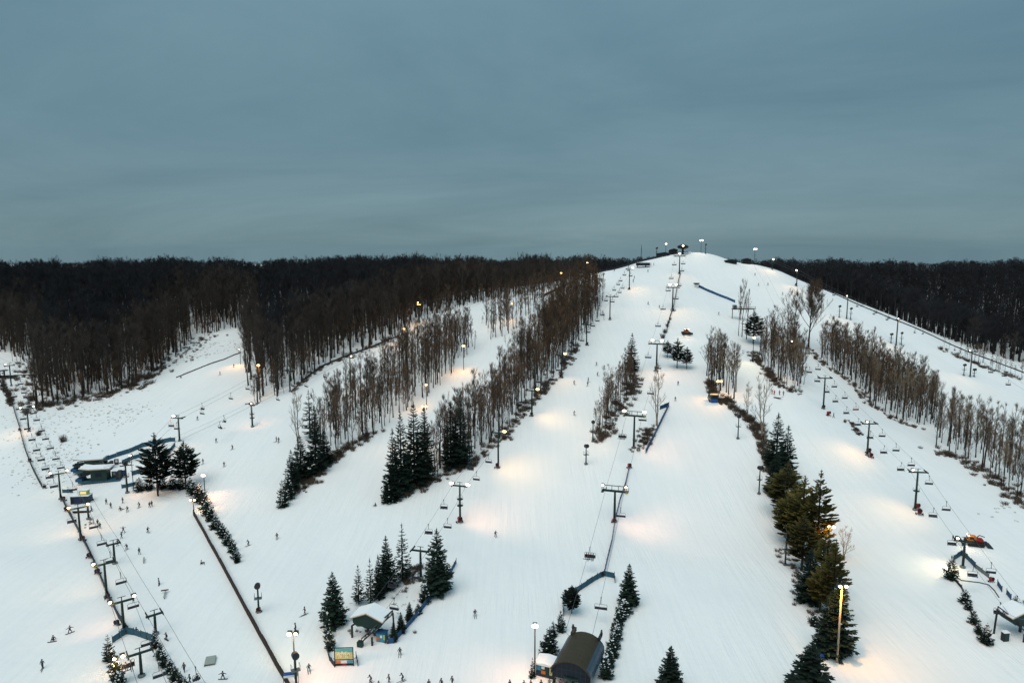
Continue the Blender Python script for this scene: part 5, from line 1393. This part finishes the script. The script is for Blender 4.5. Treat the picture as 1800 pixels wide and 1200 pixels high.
# ------------------------------------------------------------------ groomers, machine, boards
def groomer(u, v, px, label, rz, small=False):
    B = P(u, v); s = width_at(B, px)/6.4
    o = thing('snow_groomer', label, 'snow groomer', B, rz, None, (s, s, s))
    MB().box((0, .2, .95), (1.9, 4.2, .5)).obj('chassis', 'black', o)
    cb = MB(); cb.prism([(-.95, 1.2), (.95, 1.2), (.95, 1.9), (.8, 2.65), (-.8, 2.65), (-.95, 1.9)], -1.9, .3)
    c = cb.obj('cab', 'orange', o)
    MB().box((0, -1.92, 2.1), (1.55, .05, .85)).obj('windscreen', 'glass_dark', c)
    for x in (-1, 1): MB().box((x*.93, -.9, 2.1), (.06, 1.1, .6)).obj('side_window', 'glass_dark', c)
    MB().box((0, 1.0, 1.5), (1.9, 2.3, .9)).box((.5, 1.4, 2.0), (.25, .25, .7)).obj('engine_deck', 'red', o)
    for x in (-1, 1):
        t = MB(); pts = [(-2.3, .55), (-1.9, .12), (1.9, .12), (2.4, .6), (2.1, 1.0), (-2.0, 1.0)]
        b = len(t.v); w = 1.15; xc = x*1.55
        t.v += [(xc-w/2, y, z) for y, z in pts]+[(xc+w/2, y, z) for y, z in pts]; n = len(pts)
        t.f += [tuple(range(b, b+n)), tuple(reversed(range(b+n, b+2*n)))]+[(b+j, b+n+j, b+n+(j+1) % n, b+(j+1) % n) for j in range(n)]; t.m += [0]*(n+2)
        for k in range(9): t.box((xc, -2.0+k*.5, 1.03), (w, .1, .07)); t.box((xc, -1.9+k*.48, .09), (w, .1, .07))
        t.obj('track', 'rubber', o)
    bl = MB(); bl.prism([(-2.2, .05), (2.2, .05), (2.2, 1.15), (-2.2, 1.15)], -3.45, -3.3)
    for x in (-1, 1): bl.box((x*2.45, -3.7, .6), (.6, .15, 1.1), 0, -x*.7); bl.box((x*.8, -2.7, .6), (.15, 1.3, .15))
    bl.obj('blade', 'steel_dark', o)
    MB().box((0, 3.4, .35), (4.2, .9, .45)).box((0, 4.1, .12), (4.4, .7, .1)).box((0, 2.7, .6), (.4, 1.0, .2)).obj('tiller', 'steel_dark', o)
    MB().tube([(0, .2, 1.85), (0, 1.2, 3.0), (0, 2.6, 2.6)], .14, 6).obj('winch_boom', 'steel_dark', o)
    for x in (-.75, .75):
        h = MB().box((x, -1.6, 2.75), (.35, .2, .25)).obj('headlight', 'black', o)
        MB().ball((x, -1.74, 2.75), .22, 0, 8, 5, (1, .5, .8)).obj('lens', 'lens_white', h)
    return o
g1 = groomer(1712, 956, 37, 'red snow groomer working beside the right-hand lift tower', HEAD(-108))
spot(g1, (0, -1.9, 2.8), P(1735, 990), 1200, WHITE, 90)
g2 = groomer(1206, 587, 22, 'red snow groomer with bright lights driving down the upper central run', HEAD(-4))
spot(g2, (0, -1.9, 2.8), P(1206, 600), 1500, WHITE, 90)
B = P(1254, 706); s = width_at(B, 14)/2.6
o = thing('pump_hut', 'small green machine hut with blue base at the lamplit clump', 'hut', B, .1, None, (s, s, s))
MB().box((0, 0, .55), (2.2, 2, 1.1)).obj('base', 'sign_blue', o); MB().box((0, 0, 1.75), (2.4, 2.1, 1.3)).obj('wall', 'steel_green', o); MB().box((0, 0, 2.5), (2.7, 2.4, .14)).obj('roof', 'box_grey', o)
MB().box((0, -1.08, 1.8), (1.3, .06, .7)).obj('window', 'glass_dark', o); MB().tube([(-1.3, -.2, 0), (-1.9, 0, 1.4), (-1.5, .3, 2.6), (-.6, .4, 3.1)], .16, 6).obj('hose', 'rubber', o)
# map board
B = P(605, 1170); Wm = width_at(B, 32); Hm = zat(B, 1138)-B.z
o = thing('trail_map_board', 'big framed trail map board with teal sky and yellow slopes', 'map board', B, .04)
for x in (-1, 1): MB().box((x*Wm/2, .05, Hm/2-.2), (.16, .16, Hm+.4)).obj('post', 'black', o); MB().box((x*(Wm/2+.25), .75, Hm*.3), (.1, 1.5, .1), 0, 0, -.5).obj('brace', 'steel_dark', o)
zt, zm, zb = Hm-.1, Hm*.36, Hm*.12
MB().box((0, .05, Hm), (Wm+.16, .14, .12)).box((0, .05, zm-.02), (Wm, .14, .16)).box((0, .05, zb-.12), (Wm, .16, .3)).obj('frame', 'black', o)
w2 = Wm/2-.09; zz = zm+.09
pan = MB(); pan.quad([(-w2, 0, zz), (w2, 0, zz), (w2, 0, zt), (-w2, 0, zt)], 0)
hm = zt-zz
def strip_poly(base, amp, off, m):
    n = 14; top = [(-w2+2*w2*i/n, -off, zz+hm*(base+amp*math.sin(i*.9)+amp*.6*math.sin(i*2.1+1))) for i in range(n+1)]
    pan.quad([(-w2, -off, zz+.004), (w2, -off, zz+.004)]+list(reversed(top)), m)
strip_poly(.66, .05, .006, 1); 
for k, (x, z) in enumerate([(-.6, .5), (-.2, .62), (.15, .55), (.55, .5), (-.4, .3), (.3, .28)]):
    pan.quad([(x*w2-.35, -.012-.001*k, zz+hm*(z-.1)), (x*w2+.3, -.012-.001*k, zz+hm*(z-.14)), (x*w2+.12, -.012-.001*k, zz+hm*(z+.1)), (x*w2-.05, -.012-.001*k, zz+hm*(z+.12))], 2)
for k in range(7): pan.quad([(-w2*.8+k*.42, -.022, zz+hm*.08), (-w2*.8+k*.42+.05, -.022, zz+hm*.08), (-w2*.6+k*.36+.04, -.022, zz+hm*.5), (-w2*.6+k*.36, -.022, zz+hm*.5)], 3)
pan.quad([(w2*.35, -.024, zz+hm*.3), (w2*.62, -.024, zz+hm*.36), (w2*.6, -.024, zz+hm*.46), (w2*.45, -.024, zz+hm*.42)], 4)
pan.obj('map_panel', ['map_teal', 'map_yellow', 'map_pale', 'map_line', 'orange'], o)
for k, m in enumerate(('orange', 'white_paint', 'sign_cyan')): MB().box((-w2+w2*(2*k+1)/3, 0, (zm+zb)/2-.02), (w2*.62, .05, (zm-zb)*.62)).obj('info_panel', m, o)
MB().box((0, -.03, zb-.12), (w2*.5, .06, .26)).obj('red_plate', 'red', o)
# blue sign
B = P(512, 1206); o = thing('banner_sign', 'blue and white banner with yellow end at the brown fence foot', 'sign', B, .22)
hs = zat(B, 1180)-B.z; Ws = width_at(B, 25)
for x in (-1, 1): MB().box((x*Ws/2, .05, hs*.5-.2), (.08, .08, hs+.4)).obj('post', 'steel_dark', o)
MB().box((-Ws*.12, 0, hs-.3), (Ws*.74, .05, .6)).obj('blue_panel', 'sign_blue', o); MB().box((-Ws*.12, 0, hs-.82), (Ws*.74, .05, .40)).obj('white_panel', 'white_paint', o); MB().box((Ws*.38, 0, hs-.5), (Ws*.22, .05, 1.0)).obj('yellow_panel', 'lime', o)
B = P(1449, 1158); o = thing('banner_sign', 'small blue and yellow banner at the foot of the massive spruce', 'sign', B, .1)
for x in (-1, 1): MB().box((x*1.0, .05, .6), (.08, .08, 1.5)).obj('post', 'steel_dark', o)
MB().box((-.25, 0, .85), (1.4, .05, .75)).obj('blue_panel', 'sign_blue', o); MB().box((.75, 0, .85), (.52, .05, .75)).obj('yellow_panel', 'lime', o)
# park features
def rail(u, v, label, L, rz, tee=False):
    B = P(u, v); o = thing('park_rail', label, 'rail', B, rz)
    MB().box((0, 0, .5), (.28, L, .14)).obj('slide_bar', 'box_grey', o)
    for y in (-L*.4, L*.4): MB().box((0, y, .22), (.12, .12, .5)).obj('leg', 'steel_dark', o)
    if tee: MB().box((-.2, L/2+.1, .62), (1.5, .3, .16)).obj('end_box', 'wood_brown', o)
rail(253, 986, 'upper straight grey rail on the park snow', 2.6, .45); rail(290, 1047, 'lower grey rail with a T shaped end on the park snow', 3.0, .35, True)
B = P(370, 1163); o = thing('park_box', 'wide pale wooden box feature lying in the lower park', 'park feature', B, .30)
MB().box((0, 0, .42), (1.7, 2.6, .12)).obj('deck', 'box_grey', o); MB().box((-.85, 0, .2), (.08, 2.6, .4)).obj('side_board', 'wood_brown', o); MB().box((.85, 0, .2), (.08, 2.6, .4)).obj('side_board', 'box_grey', o)
B = P(1366, 700); o = thing('rescue_sled', 'dark sled lying on the crest among people in red', 'sled', B, .8)
MB().box((0, 0, .28), (.7, 2.4, .2)).box((0, -1.3, .4), (.6, .5, .1), 0, 0, -.5).obj('tray', 'black', o); MB().tube([(-.3, -1.4, .5), (-.25, -2.2, .9), (.25, -2.2, .9), (.3, -1.4, .5)], .04, 5).obj('handle', 'steel_dark', o)

# ------------------------------------------------------------------ stations and huts
def barrel_station():
    A = ptY(1004, 1188, 108.5); D_ = ptY(1034, 1128, 119)
    A, D_ = Vector((A[0], A[1], hz(A[0], A[1]))), Vector((D_[0], D_[1], hz(D_[0], D_[1])))
    rz = math.atan2(D_.y-A.y, D_.x-A.x)-PI/2
    o = thing('lift_station', 'barrel-roofed lift station with dark glazed front and olive metal roof', 'lift station', A, rz, None, (.95, .95, .97))
    W, L, e, ap = 7.4, 9.8, 3.8, 5.9
    prof = []
    for k in range(13):
        a = PI*(.11+.78*k/12); prof.append((-math.cos(a)/math.cos(PI*.11)*W/2, e+(ap-e)*(math.sin(a)-math.sin(PI*.11))/(1-math.sin(PI*.11))))
    prof = [(-W/2-.05, 2.6)]+prof+[(W/2+.05, 2.6)]
    NP = 8
    for j in range(NP):                                            # the roof is laid in cross bays of sheet metal
        y0, y1 = -0.5+j*(L+.5)/NP, -0.5+(j+1)*(L+.5)/NP-.03
        for part_, rng_, m in (('side_panel', range(0, 3), 'roof_reflection'), ('roof_panel', range(3, 11), 'roof_olive'), ('side_panel', range(11, 14), 'roof_reflection')):
            b = MB()
            for k in rng_:
                (x0, z0), (x1, z1) = prof[k], prof[k+1]
                b.quad([(x0, y0, z0), (x1, y0, z1), (x1, y1, z1), (x0, y1, z0)])
                dz = .07; b.quad([(x0, y0, z0-dz), (x0, y1, z0-dz), (x1, y1, z1-dz), (x1, y0, z1-dz)]); b.quad([(x0, y0, z0), (x0, y0, z0-dz), (x1, y0, z1-dz), (x1, y0, z1)])
            b.obj(part_, m, o)
    def zr(x):
        for (x0, z0), (x1, z1) in zip(prof, prof[1:]):
            if x0 <= x <= x1 and x1 > x0: return z0+(z1-z0)*(x-x0)/(x1-x0)
        return e
    xs_ = [-W/2+.15+(W-.3)*k/8 for k in range(9)]
    for k in range(8):
        for z0, z1 in ((2.15, 3.0), (3.05, 3.9), (3.95, None)):
            x0, x1 = xs_[k]+.04, xs_[k+1]-.04
            za, zb_ = (z1 or zr(x0)-.16), (z1 or zr(x1)-.16)
            if za-z0 < .1 and zb_-z0 < .1: continue
            MB().quad([(x0, 0, z0), (x1, 0, z0), (x1, 0, max(z0+.05, zb_)), (x0, 0, max(z0+.05, za))]).__class__
            q = MB(); za = max(z0+.05, za); zb_ = max(z0+.05, zb_)
            q.v = [(x0, -.02, z0), (x1, -.02, z0), (x1, -.02, zb_), (x0, -.02, za), (x0, .02, z0), (x1, .02, z0), (x1, .02, zb_), (x0, .02, za)]
            q.f = [(0, 1, 2, 3), (7, 6, 5, 4), (0, 4, 5, 1), (1, 5, 6, 2), (2, 6, 7, 3), (3, 7, 4, 0)]; q.m = [0]*6
            q.obj('pane', 'glass_dark', o)
    g = MB()
    for x in xs_: g.box((x, -.01, (2.1+zr(x))/2-.05), (.07, .09, zr(x)-2.15))
    for z in (2.1, 3.02, 3.92): g.box((0, -.015, z), (W-.2, .11, .07))
    g.obj('mullions', 'mullion', o)
    f = MB()
    for (x0, z0), (x1, z1) in zip(prof[1:], prof[2:-1]): f.box(((x0+x1)/2, -.55, (z0+z1)/2-.05), (math.hypot(x1-x0, z1-z0)+.05, .12, .28), 0, 0, 0, -math.atan2(z1-z0, x1-x0))
    f.obj('fascia', 'roof_olive', o)
    for x in (-W/2+.3, W/2-.3):
        for y in (.4, L-.6): MB().box((x, y, 1.0), (.35, .35, 3.2)).obj('column', 'steel_dark', o)
    MB().box((0, L*.5, 3.2), (2.6, L*.75, 1.1)).obj('drive_housing', 'steel_dark', o)
    MB().tube([(0, 1.6, 2.3), (0, 1.6, 2.6)], 2.2, 20).obj('bullwheel', 'steel_green', o)
    MB().box((-2.55, L+.5, 5.2), (.6, 2.2, .7)).box((-2.9, L+1.3, 5.5), (.3, .7, 1.2), 0, 0, .5).obj('rope_guide', 'wood_post', o)
    MB().box((2.75, L+.3, 5.2), (.4, 1.8, .7)).box((2.9, L+1.0, 5.7), (.25, .6, 1.3), 0, 0, .4).obj('rope_guide', 'steel_dark', o)
    MB().box((2.6, -1.2, 2.4), (2.6, .25, .3)).obj('entry_beam', 'black', o)
    return A, rz
bsA, bsr = barrel_station()
def ticket_hut(u, v, label, rz):
    B = P(u, v); o = thing('ticket_hut', label, 'hut', B, rz)
    MB().box((0, 0, 1.1), (3.2, 2.6, 2.3)).obj('wall', 'steel_green', o); MB().prism([(-1.9, 2.25), (1.9, 2.25), (1.9, 2.5), (0, 2.75), (-1.9, 2.5)], -1.6, 1.6).obj('snowy_roof', 'snow_lump', o)
    for x, z, m, w, h in ((-1.1, 1.6, 'sign_cyan', .8, .9), (-.25, 1.75, 'white_paint', .6, .5), (-.2, .9, 'orange', .8, .6), (.55, 1.4, 'cladding_green', .6, 1.2), (1.2, 1.4, 'map_yellow', .5, 1.5), (-1.1, .6, 'hut_blue', .8, .7)):
        MB().box((x, -1.34, z), (w, .06, h)).obj('sign_panel', m, o)
    MB().box((1.63, 0, 1.3), (.06, 1.2, 1.2)).obj('window', 'window_lit', o)
ticket_hut(961, 1182, 'small white-roofed hut with colourful panels left of the barrel roof', bsr)

def gable_station(u, v, Y, rz, label, mirror=1):
    A = ptY(u, v, Y); A = Vector((A[0], A[1], hz(A[0], A[1])))
    o = thing('lift_station', label, 'lift station', A, rz, None, (.92, .86, .80))
    W, L, e = 6.6, 4.3, 5.0
    MB().prism([(-W/2, e), (W/2, e), (W/2, e+.25), (0, e+1.75), (-W/2, e+.25)], 0, .25).prism([(-W/2+.1, e-1.0), (W/2-.1, e-1.0), (W/2, e), (-W/2, e)], 0, .25).obj('gable_wall', 'cladding_green', o)
    MB().prism([(-W/2+.8, e-1.75), (W/2-.8, e-1.75), (W/2-.1, e-1.0), (-W/2+.1, e-1.0)], .05, L-.4).prism([(-W/2+.1, e-1.0), (W/2-.1, e-1.0), (W/2-.05, e+.2), (-W/2+.05, e+.2)], .26, L-.2).obj('drive_housing', 'cladding_green', o)
    for s in (-1, 1):
        r = MB(); r.prism([(0, e+1.8), (s*(W/2+.45), e+.1), (s*(W/2+.45), e+.28), (0, e+1.98)][::s], -.45, L); r.obj('roof', 'fascia', o)
        n = MB(); n.prism([(s*.0, e+1.99), (s*(W/2+.43), e+.29), (s*(W/2+.38), e+.5), (0, e+2.25)][::s], -.36, L-.05); n.obj('roof_snow', 'snow_lump', o)
    m = mirror
    MB().tube([(-m*W*.36, .5, e-1.0), (-m*(W/2+.3), .3, e-2.1), (-m*(W/2+.3), .3, -.4)], .24, 8).obj('leg', 'steel_dark', o)
    MB().tube([(-m*.8, 2.2, e-1.6), (-m*.8, 2.2, -.4)], .3, 8).obj('leg', 'steel_dark', o)
    MB().tube([(m*1.8, -1.6, 2.0), (m*1.8, -1.6, -.4)], .22, 8).obj('leg', 'steel_dark', o)
    t = MB(); x0 = m*(W/2+.2)
    a0, a1 = Vector((x0+m*1.3, 2.6, e+1.0)), Vector((x0-m*3.6, -2.6, 1.1))
    for dz in (0, .9): t.tube([a0+Vector((0, 0, dz)), a1+Vector((0, 0, dz))], .15, 6)
    for k in range(8):
        p = a0.lerp(a1, k/7); q = a0.lerp(a1, min(1, (k+.5)/7)); t.tube([p, p+Vector((0, 0, .9))], .08, 4); t.tube([p+Vector((0, 0, .9)), q], .07, 4)
    t.obj('inclined_truss', 'steel_dark', o)
    MB().tube([a0+Vector((0, 0, .2)), (a0.x+m*.3, a0.y, -.4)], .2, 8).obj('leg', 'steel_dark', o)
    MB().box((a1.x-m*.3, a1.y, .7), (1.1, 1.0, 1.2)).obj('counterweight', 'cladding_green', o)
    MB().tube([(0, 2.0, e-2.15), (0, 2.0, e-1.9)], 1.9, 20).obj('bullwheel', 'steel_green', o)
    return o
gable_station(646, 1132, 122.5, HEAD(-14), 'green gabled lift station with snowy roof in the conifer grove', 1)
gable_station(1801, 1128, 123.5, HEAD(8), 'green gabled lift station with snowy roof cut by the right frame edge', -1)
B = P(670, 1127); o = thing('operator_booth', 'small booth with orange and blue panels under the snowy station roof', 'hut', B, -.2, None, (.75, .75, .72))
MB().box((0, .6, 1.2), (2.4, 1.8, 2.4)).obj('wall', 'sign_cyan', o); MB().box((0, .6, 2.5), (2.8, 2.2, .16)).obj('roof', 'net_blue', o); MB().box((-.75, -.34, 1.0), (.8, .06, .9)).obj('orange_panel', 'orange', o)
MB().box((.95, -.34, 1.5), (.4, .06, 1.4)).obj('yellow_panel', 'lime', o); MB().box((.15, -.34, 1.6), (.6, .06, .7)).obj('window', 'white_paint', o)
B = P(1766, 1125); o = thing('control_cabinet', 'dark square cabinet on the snow by the right-hand station truss', 'cabinet', B, .1)
MB().box((0, 0, .85), (1.1, .8, 1.8)).obj('body', 'steel_dark', o); MB().box((0, -.42, .9), (.9, .05, 1.5)).obj('door', 'cladding_green', o); MB().box((0, 0, 1.8), (1.3, 1.0, .12)).obj('cap', 'snow_lump', o)

def shed(u, v, label, rz, s=1.0):
    B = P(u, v); o = thing('lift_shed', label, 'lift station', B, rz, 'twin lift sheds', (s, s, s))
    MB().box((0, 0, .35), (11.5, 3.4, .5)).obj('deck', 'net_teal', o)
    MB().box((0, 0, 2.3), (4.4, 3.2, 3.3)).obj('wall', 'cladding_green', o)
    MB().prism([(-5.2, 4.55), (-2.6, 4.1), (3.4, 4.15), (3.4, 4.3), (-2.6, 4.25), (-5.2, 4.72)], -2.2, 2.2).obj('roof', 'fascia', o)
    MB().prism([(-5.1, 4.74), (-2.6, 4.27), (3.35, 4.32), (3.3, 4.55), (-2.6, 4.5), (-5.0, 4.9)], -2.1, 2.1).obj('roof_snow', 'snow_lump', o)
    w = MB().tube([(-4.6, 0, 2.2), (-4.6, 0, 2.45)], 1.7, 18); w.obj('bullwheel', 'steel_dark', o)
    f = MB()
    for y in (-.9, .9): f.tube([(-5.9, y, .4), (-5.1, y, 3.0), (-2.2, y, 3.2)], .2, 6); f.tube([(-4.2, y, .4), (-5.0, y, 2.8)], .16, 6)
    f.obj('drive_frame', 'steel_green', o)
    MB().box((0, -1.63, 2.4), (1.6, .06, 1.2)).obj('window', 'glass_dark', o)
    MB().box((5.0, 0, 1.7), (.9, 2.6, 2.2)).obj('ticket_gate', 'steel_dark', o)
    MB().box((-5.6, 0, .9), (1.8, 3.0, .8)).obj('base_box', 'net_blue', o)
shed(166, 827, 'farther of the twin dark lift sheds with snowy winged roofs', HEAD(12), 1.0)
shed(178, 845, 'nearer of the twin dark lift sheds with snowy winged roofs', HEAD(10), 1.05)
for i, (u, v, lab) in enumerate([(186, 817, 'grey cabinet right of the farther twin shed'), (205, 816, 'dark cabinet with white sign beside the upper lift line'), (201, 838, 'first grey ticket panel right of the nearer twin shed'), (217, 836, 'second grey ticket panel beside the dark fan gun tower')]):
    B = P(u, v); o = thing('ticket_cabinet', lab, 'cabinet', B, .2, 'cabinets beside the twin sheds')
    MB().box((0, 0, .9), (1.3, .5, 1.9)).obj('body', ['steel_grey', 'steel_dark', 'steel_grey', 'steel_dark'][i], o); MB().box((.1, -.27, 1.2), (.7, .05, .9)).obj('sign_plate', ['wood_brown', 'white_paint', 'white_paint', 'sign_blue'][i], o)
B = P(144, 882); o = thing('lift_hut', 'small dark blue hut with lit yellow cabin on top beside the far left tower', 'hut', B, .1)
MB().box((0, 0, 1.0), (5.0, 2.6, 2.4)).obj('wall', 'hut_blue', o); MB().box((0, 0, 2.28), (5.3, 2.9, .16)).obj('roof', 'snow_lump', o); MB().box((.9, .1, 3.0), (2.2, 1.5, 1.3)).obj('cabin', 'lime', o)
MB().box((.9, -.68, 3.05), (1.6, .06, .7)).obj('window', 'window_lit', o); MB().box((.9, .1, 3.74), (2.5, 1.8, .14)).obj('cabin_roof', 'snow_lump', o); MB().box((-2, -1.33, 1.0), (.9, .06, 1.8)).obj('door', 'steel_dark', o)
o = thing('loading_deck', 'lamplit snowy deck just below the small dark blue hut', 'platform', P(146, 899), .1)
MB().box((0, 0, .4), (4.6, 2.0, .5)).obj('deck', 'snow_lump', o); MB().box((0, -1.03, .4), (4.6, .06, .6)).obj('kick_board', 'wood_brown', o)
# top left deck
B = P(12, 664); o = thing('unloading_deck', 'long dark unloading deck at the upper end of the far left lift', 'platform', B, .1)
MB().box((-2.5, 0, .9), (15, 2.6, .5)).obj('deck', 'black', o); MB().box((14, .5, 1.2), (22, .5, .35)).obj('walkway', 'wood_brown', o)
for x in (-8, -3, 2, 8, 15, 22): MB().box((x, .3, .2), (.3, .3, 1.6)).obj('post', 'wood_post', o)
MB().tube([(-1, 0, 3.6), (-1, 0, 3.9)], 1.8, 16).obj('bullwheel', 'steel_dark', o); MB().box((-1, 0, 2.4), (.5, .5, 2.8)).obj('mast', 'steel_dark', o); MB().box((-4.5, 0, 2.2), (2.4, 2, 2.2)).obj('cabin', 'steel_green', o)
# summit
B = P(1200, 447); o = thing('summit_station', 'dark saucer-shaped bullwheel canopy on a thick mast at the summit', 'lift station', B, 0)
zs = zat(B, 434)-B.z
MB().tube([(0, 0, -1), (0, 0, zs)], [.8, .65], 10).obj('mast', 'black', o)
MB().lathe([(0, zs+1.55), (1.4, zs+1.45), (3.0, zs+.9), (4.0, zs), (3.0, zs-.9), (1.2, zs-1.4), (0, zs-1.5)], 24).obj('canopy', 'black', o, True)
sg = MB().box((-.8, -3.1, zs+.7), (1.3, .9, .8)).obj('floodlight', 'steel_dark', o); MB().ball((-.8, -3.7, zs+.7), .55, 0, 8, 5, (1.2, .5, .8)).obj('lens', 'lens_white', sg)
MB().box((2.4, 0, 1.5), (5.5, .4, .35)).box((-3.2, 0, 1.3), (5, .4, .35)).obj('unloading_beam', 'steel_dark', o); MB().box((4.4, .2, .9), (1.8, 1.6, 1.9)).obj('cabin', 'white_paint', o)
for u, v, w, h, lab in [(1183, 447, 14, 3.0, 'low dark huts just left of the summit saucer'), (1166, 449, 24, 1.6, 'low dark shed row left of the summit saucer under the lamp'), (1311, 464, 14, 3.0, 'dark hut with sloping roof on the right summit'), (1284, 462, 20, 1.5, 'low dark shed in the dip right of the summit'), (1018, 490, 13, 2.6, 'dark ridge hut with snowy roof on the left shoulder')]:
    B = P(u, v); w = width_at(B, w); o = thing('summit_hut', lab, 'hut', B, 0, None)
    MB().box((0, 0, h/2-.3), (w, 3, h+.6)).obj('wall', 'black', o); MB().prism([(-w/2-.3, h), (w/2+.3, h), (w*.1, h+.9)], -1.8, 1.8).obj('roof', 'steel_dark' if u != 1018 else 'snow_lump', o); MB().box((0, -1.53, h*.5), (w*.2, .06, h*.4)).obj('window', 'glass_dark', o)
B = P(1128, 470); o = thing('top_station', 'dark terminal box with rounded ends at the upper end of the left lift', 'lift station', B, -.1)
MB().box((0, 0, 2.0), (7, 3.2, 1.8)).lathe([(0, 1.1), (1.6, 1.1), (1.6, 2.9), (0, 2.9)], 14, 0, (3.5, 0, 0)).obj('terminal', 'steel_dark', o); MB().box((0, 0, 3.0), (6.2, 2.6, .2)).obj('roof_snow', 'snow_lump', o)
for x in (-2.5, 2.5): MB().box((x, 0, .4), (.5, .5, 2)).obj('leg', 'black', o)
MB().box((-2, -1.64, 2.1), (2.4, .06, .8)).obj('window', 'glass_dark', o)
B = P(1127, 462); o = thing('antenna_mast', 'thin lattice antenna mast behind the upper left terminal', 'mast', B, 0); za = zat(B, 430)-B.z
MB().tube([(-.5, 0, -.5), (0, 0, za)], .07, 4).tube([(.5, 0, -.5), (0, 0, za)], .07, 4).tube([(0, .6, -.5), (0, 0, za)], .07, 4).obj('legs', 'steel_dark', o)
b = MB()
for k in range(9): z = za*k/10; q = .5*(1-k/10); b.box((0, 0, z), (2*q, .06, .06)); b.box((0, .2, z), (.06, q, .06))
b.obj('bracing', 'steel_dark', o)
p = ptY(484, 480, 640); B = Vector((p[0], p[1], hz(p[0], p[1]))); o = thing('radio_mast', 'distant radio mast poking above the wood on the left horizon', 'mast', B, 0); za = zat(B, 457)-B.z
MB().tube([(0, 0, 0), (0, 0, za)], [.35, .2], 6).obj('pole', 'steel_dark', o); MB().box((.5, 0, za-1.5), (1.2, .8, 2)).box((.4, 0, za-4.5), (1.2, .8, 1.2)).obj('antenna_panels', 'steel_dark', o)
# wooden platform and blue line box
B = P(1301, 562); zp = zat(B, 543)-B.z; o = thing('wooden_platform', 'raised wooden platform built round slender bare trees high on the hill', 'platform', B, .05)
MB().box((1.5, 0, zp), (11.5, 3.0, .35)).obj('deck', 'wood_post', o)
for x in (-4.2, 0, 4, 7): MB().box((x, 0, zp/2-.3), (.28, .28, zp+.6)).obj('post', 'wood_post', o)
r = MB()
for x in (-4.2, -2.4, 0, 2.4, 4.8, 7.2): r.box((x, -1.45, zp+.7), (.12, .12, 1.3))
r.box((1.5, -1.45, zp+1.3), (11.5, .1, .12)).box((1.5, -1.45, zp+.75), (11.5, .08, .1)); r.obj('railing', 'wood_post', o)
MB().box((-3.2, 0, zp+1.1), (1.6, 2.0, 2.0)).obj('booth', 'steel_grey', o)
B = P(1224, 505); o = thing('timing_hut', 'tiny dark-roofed white box at the upper end of the blue line', 'hut', B, 0)
MB().box((0, 0, .9), (1.8, 1.6, 2.0)).obj('wall', 'white_paint', o); MB().box((0, 0, 2.2), (2.9, 2.4, .7)).obj('roof', 'black', o)
# hose across the right pen
pts = [P(u, v) for u, v in [(1681, 1014), (1690, 1020), (1705, 1022), (1722, 1024), (1738, 1028), (1748, 1038), (1756, 1050)]]
o = MB().tube([p-pts[0]+Vector((0, 0, .12)) for p in pts], .1, 6).obj('snowmaking_hose', 'steel_green'); o.location = pts[0]; tag(o, 'green hose lying across the snow of the right-hand pen', 'hose')
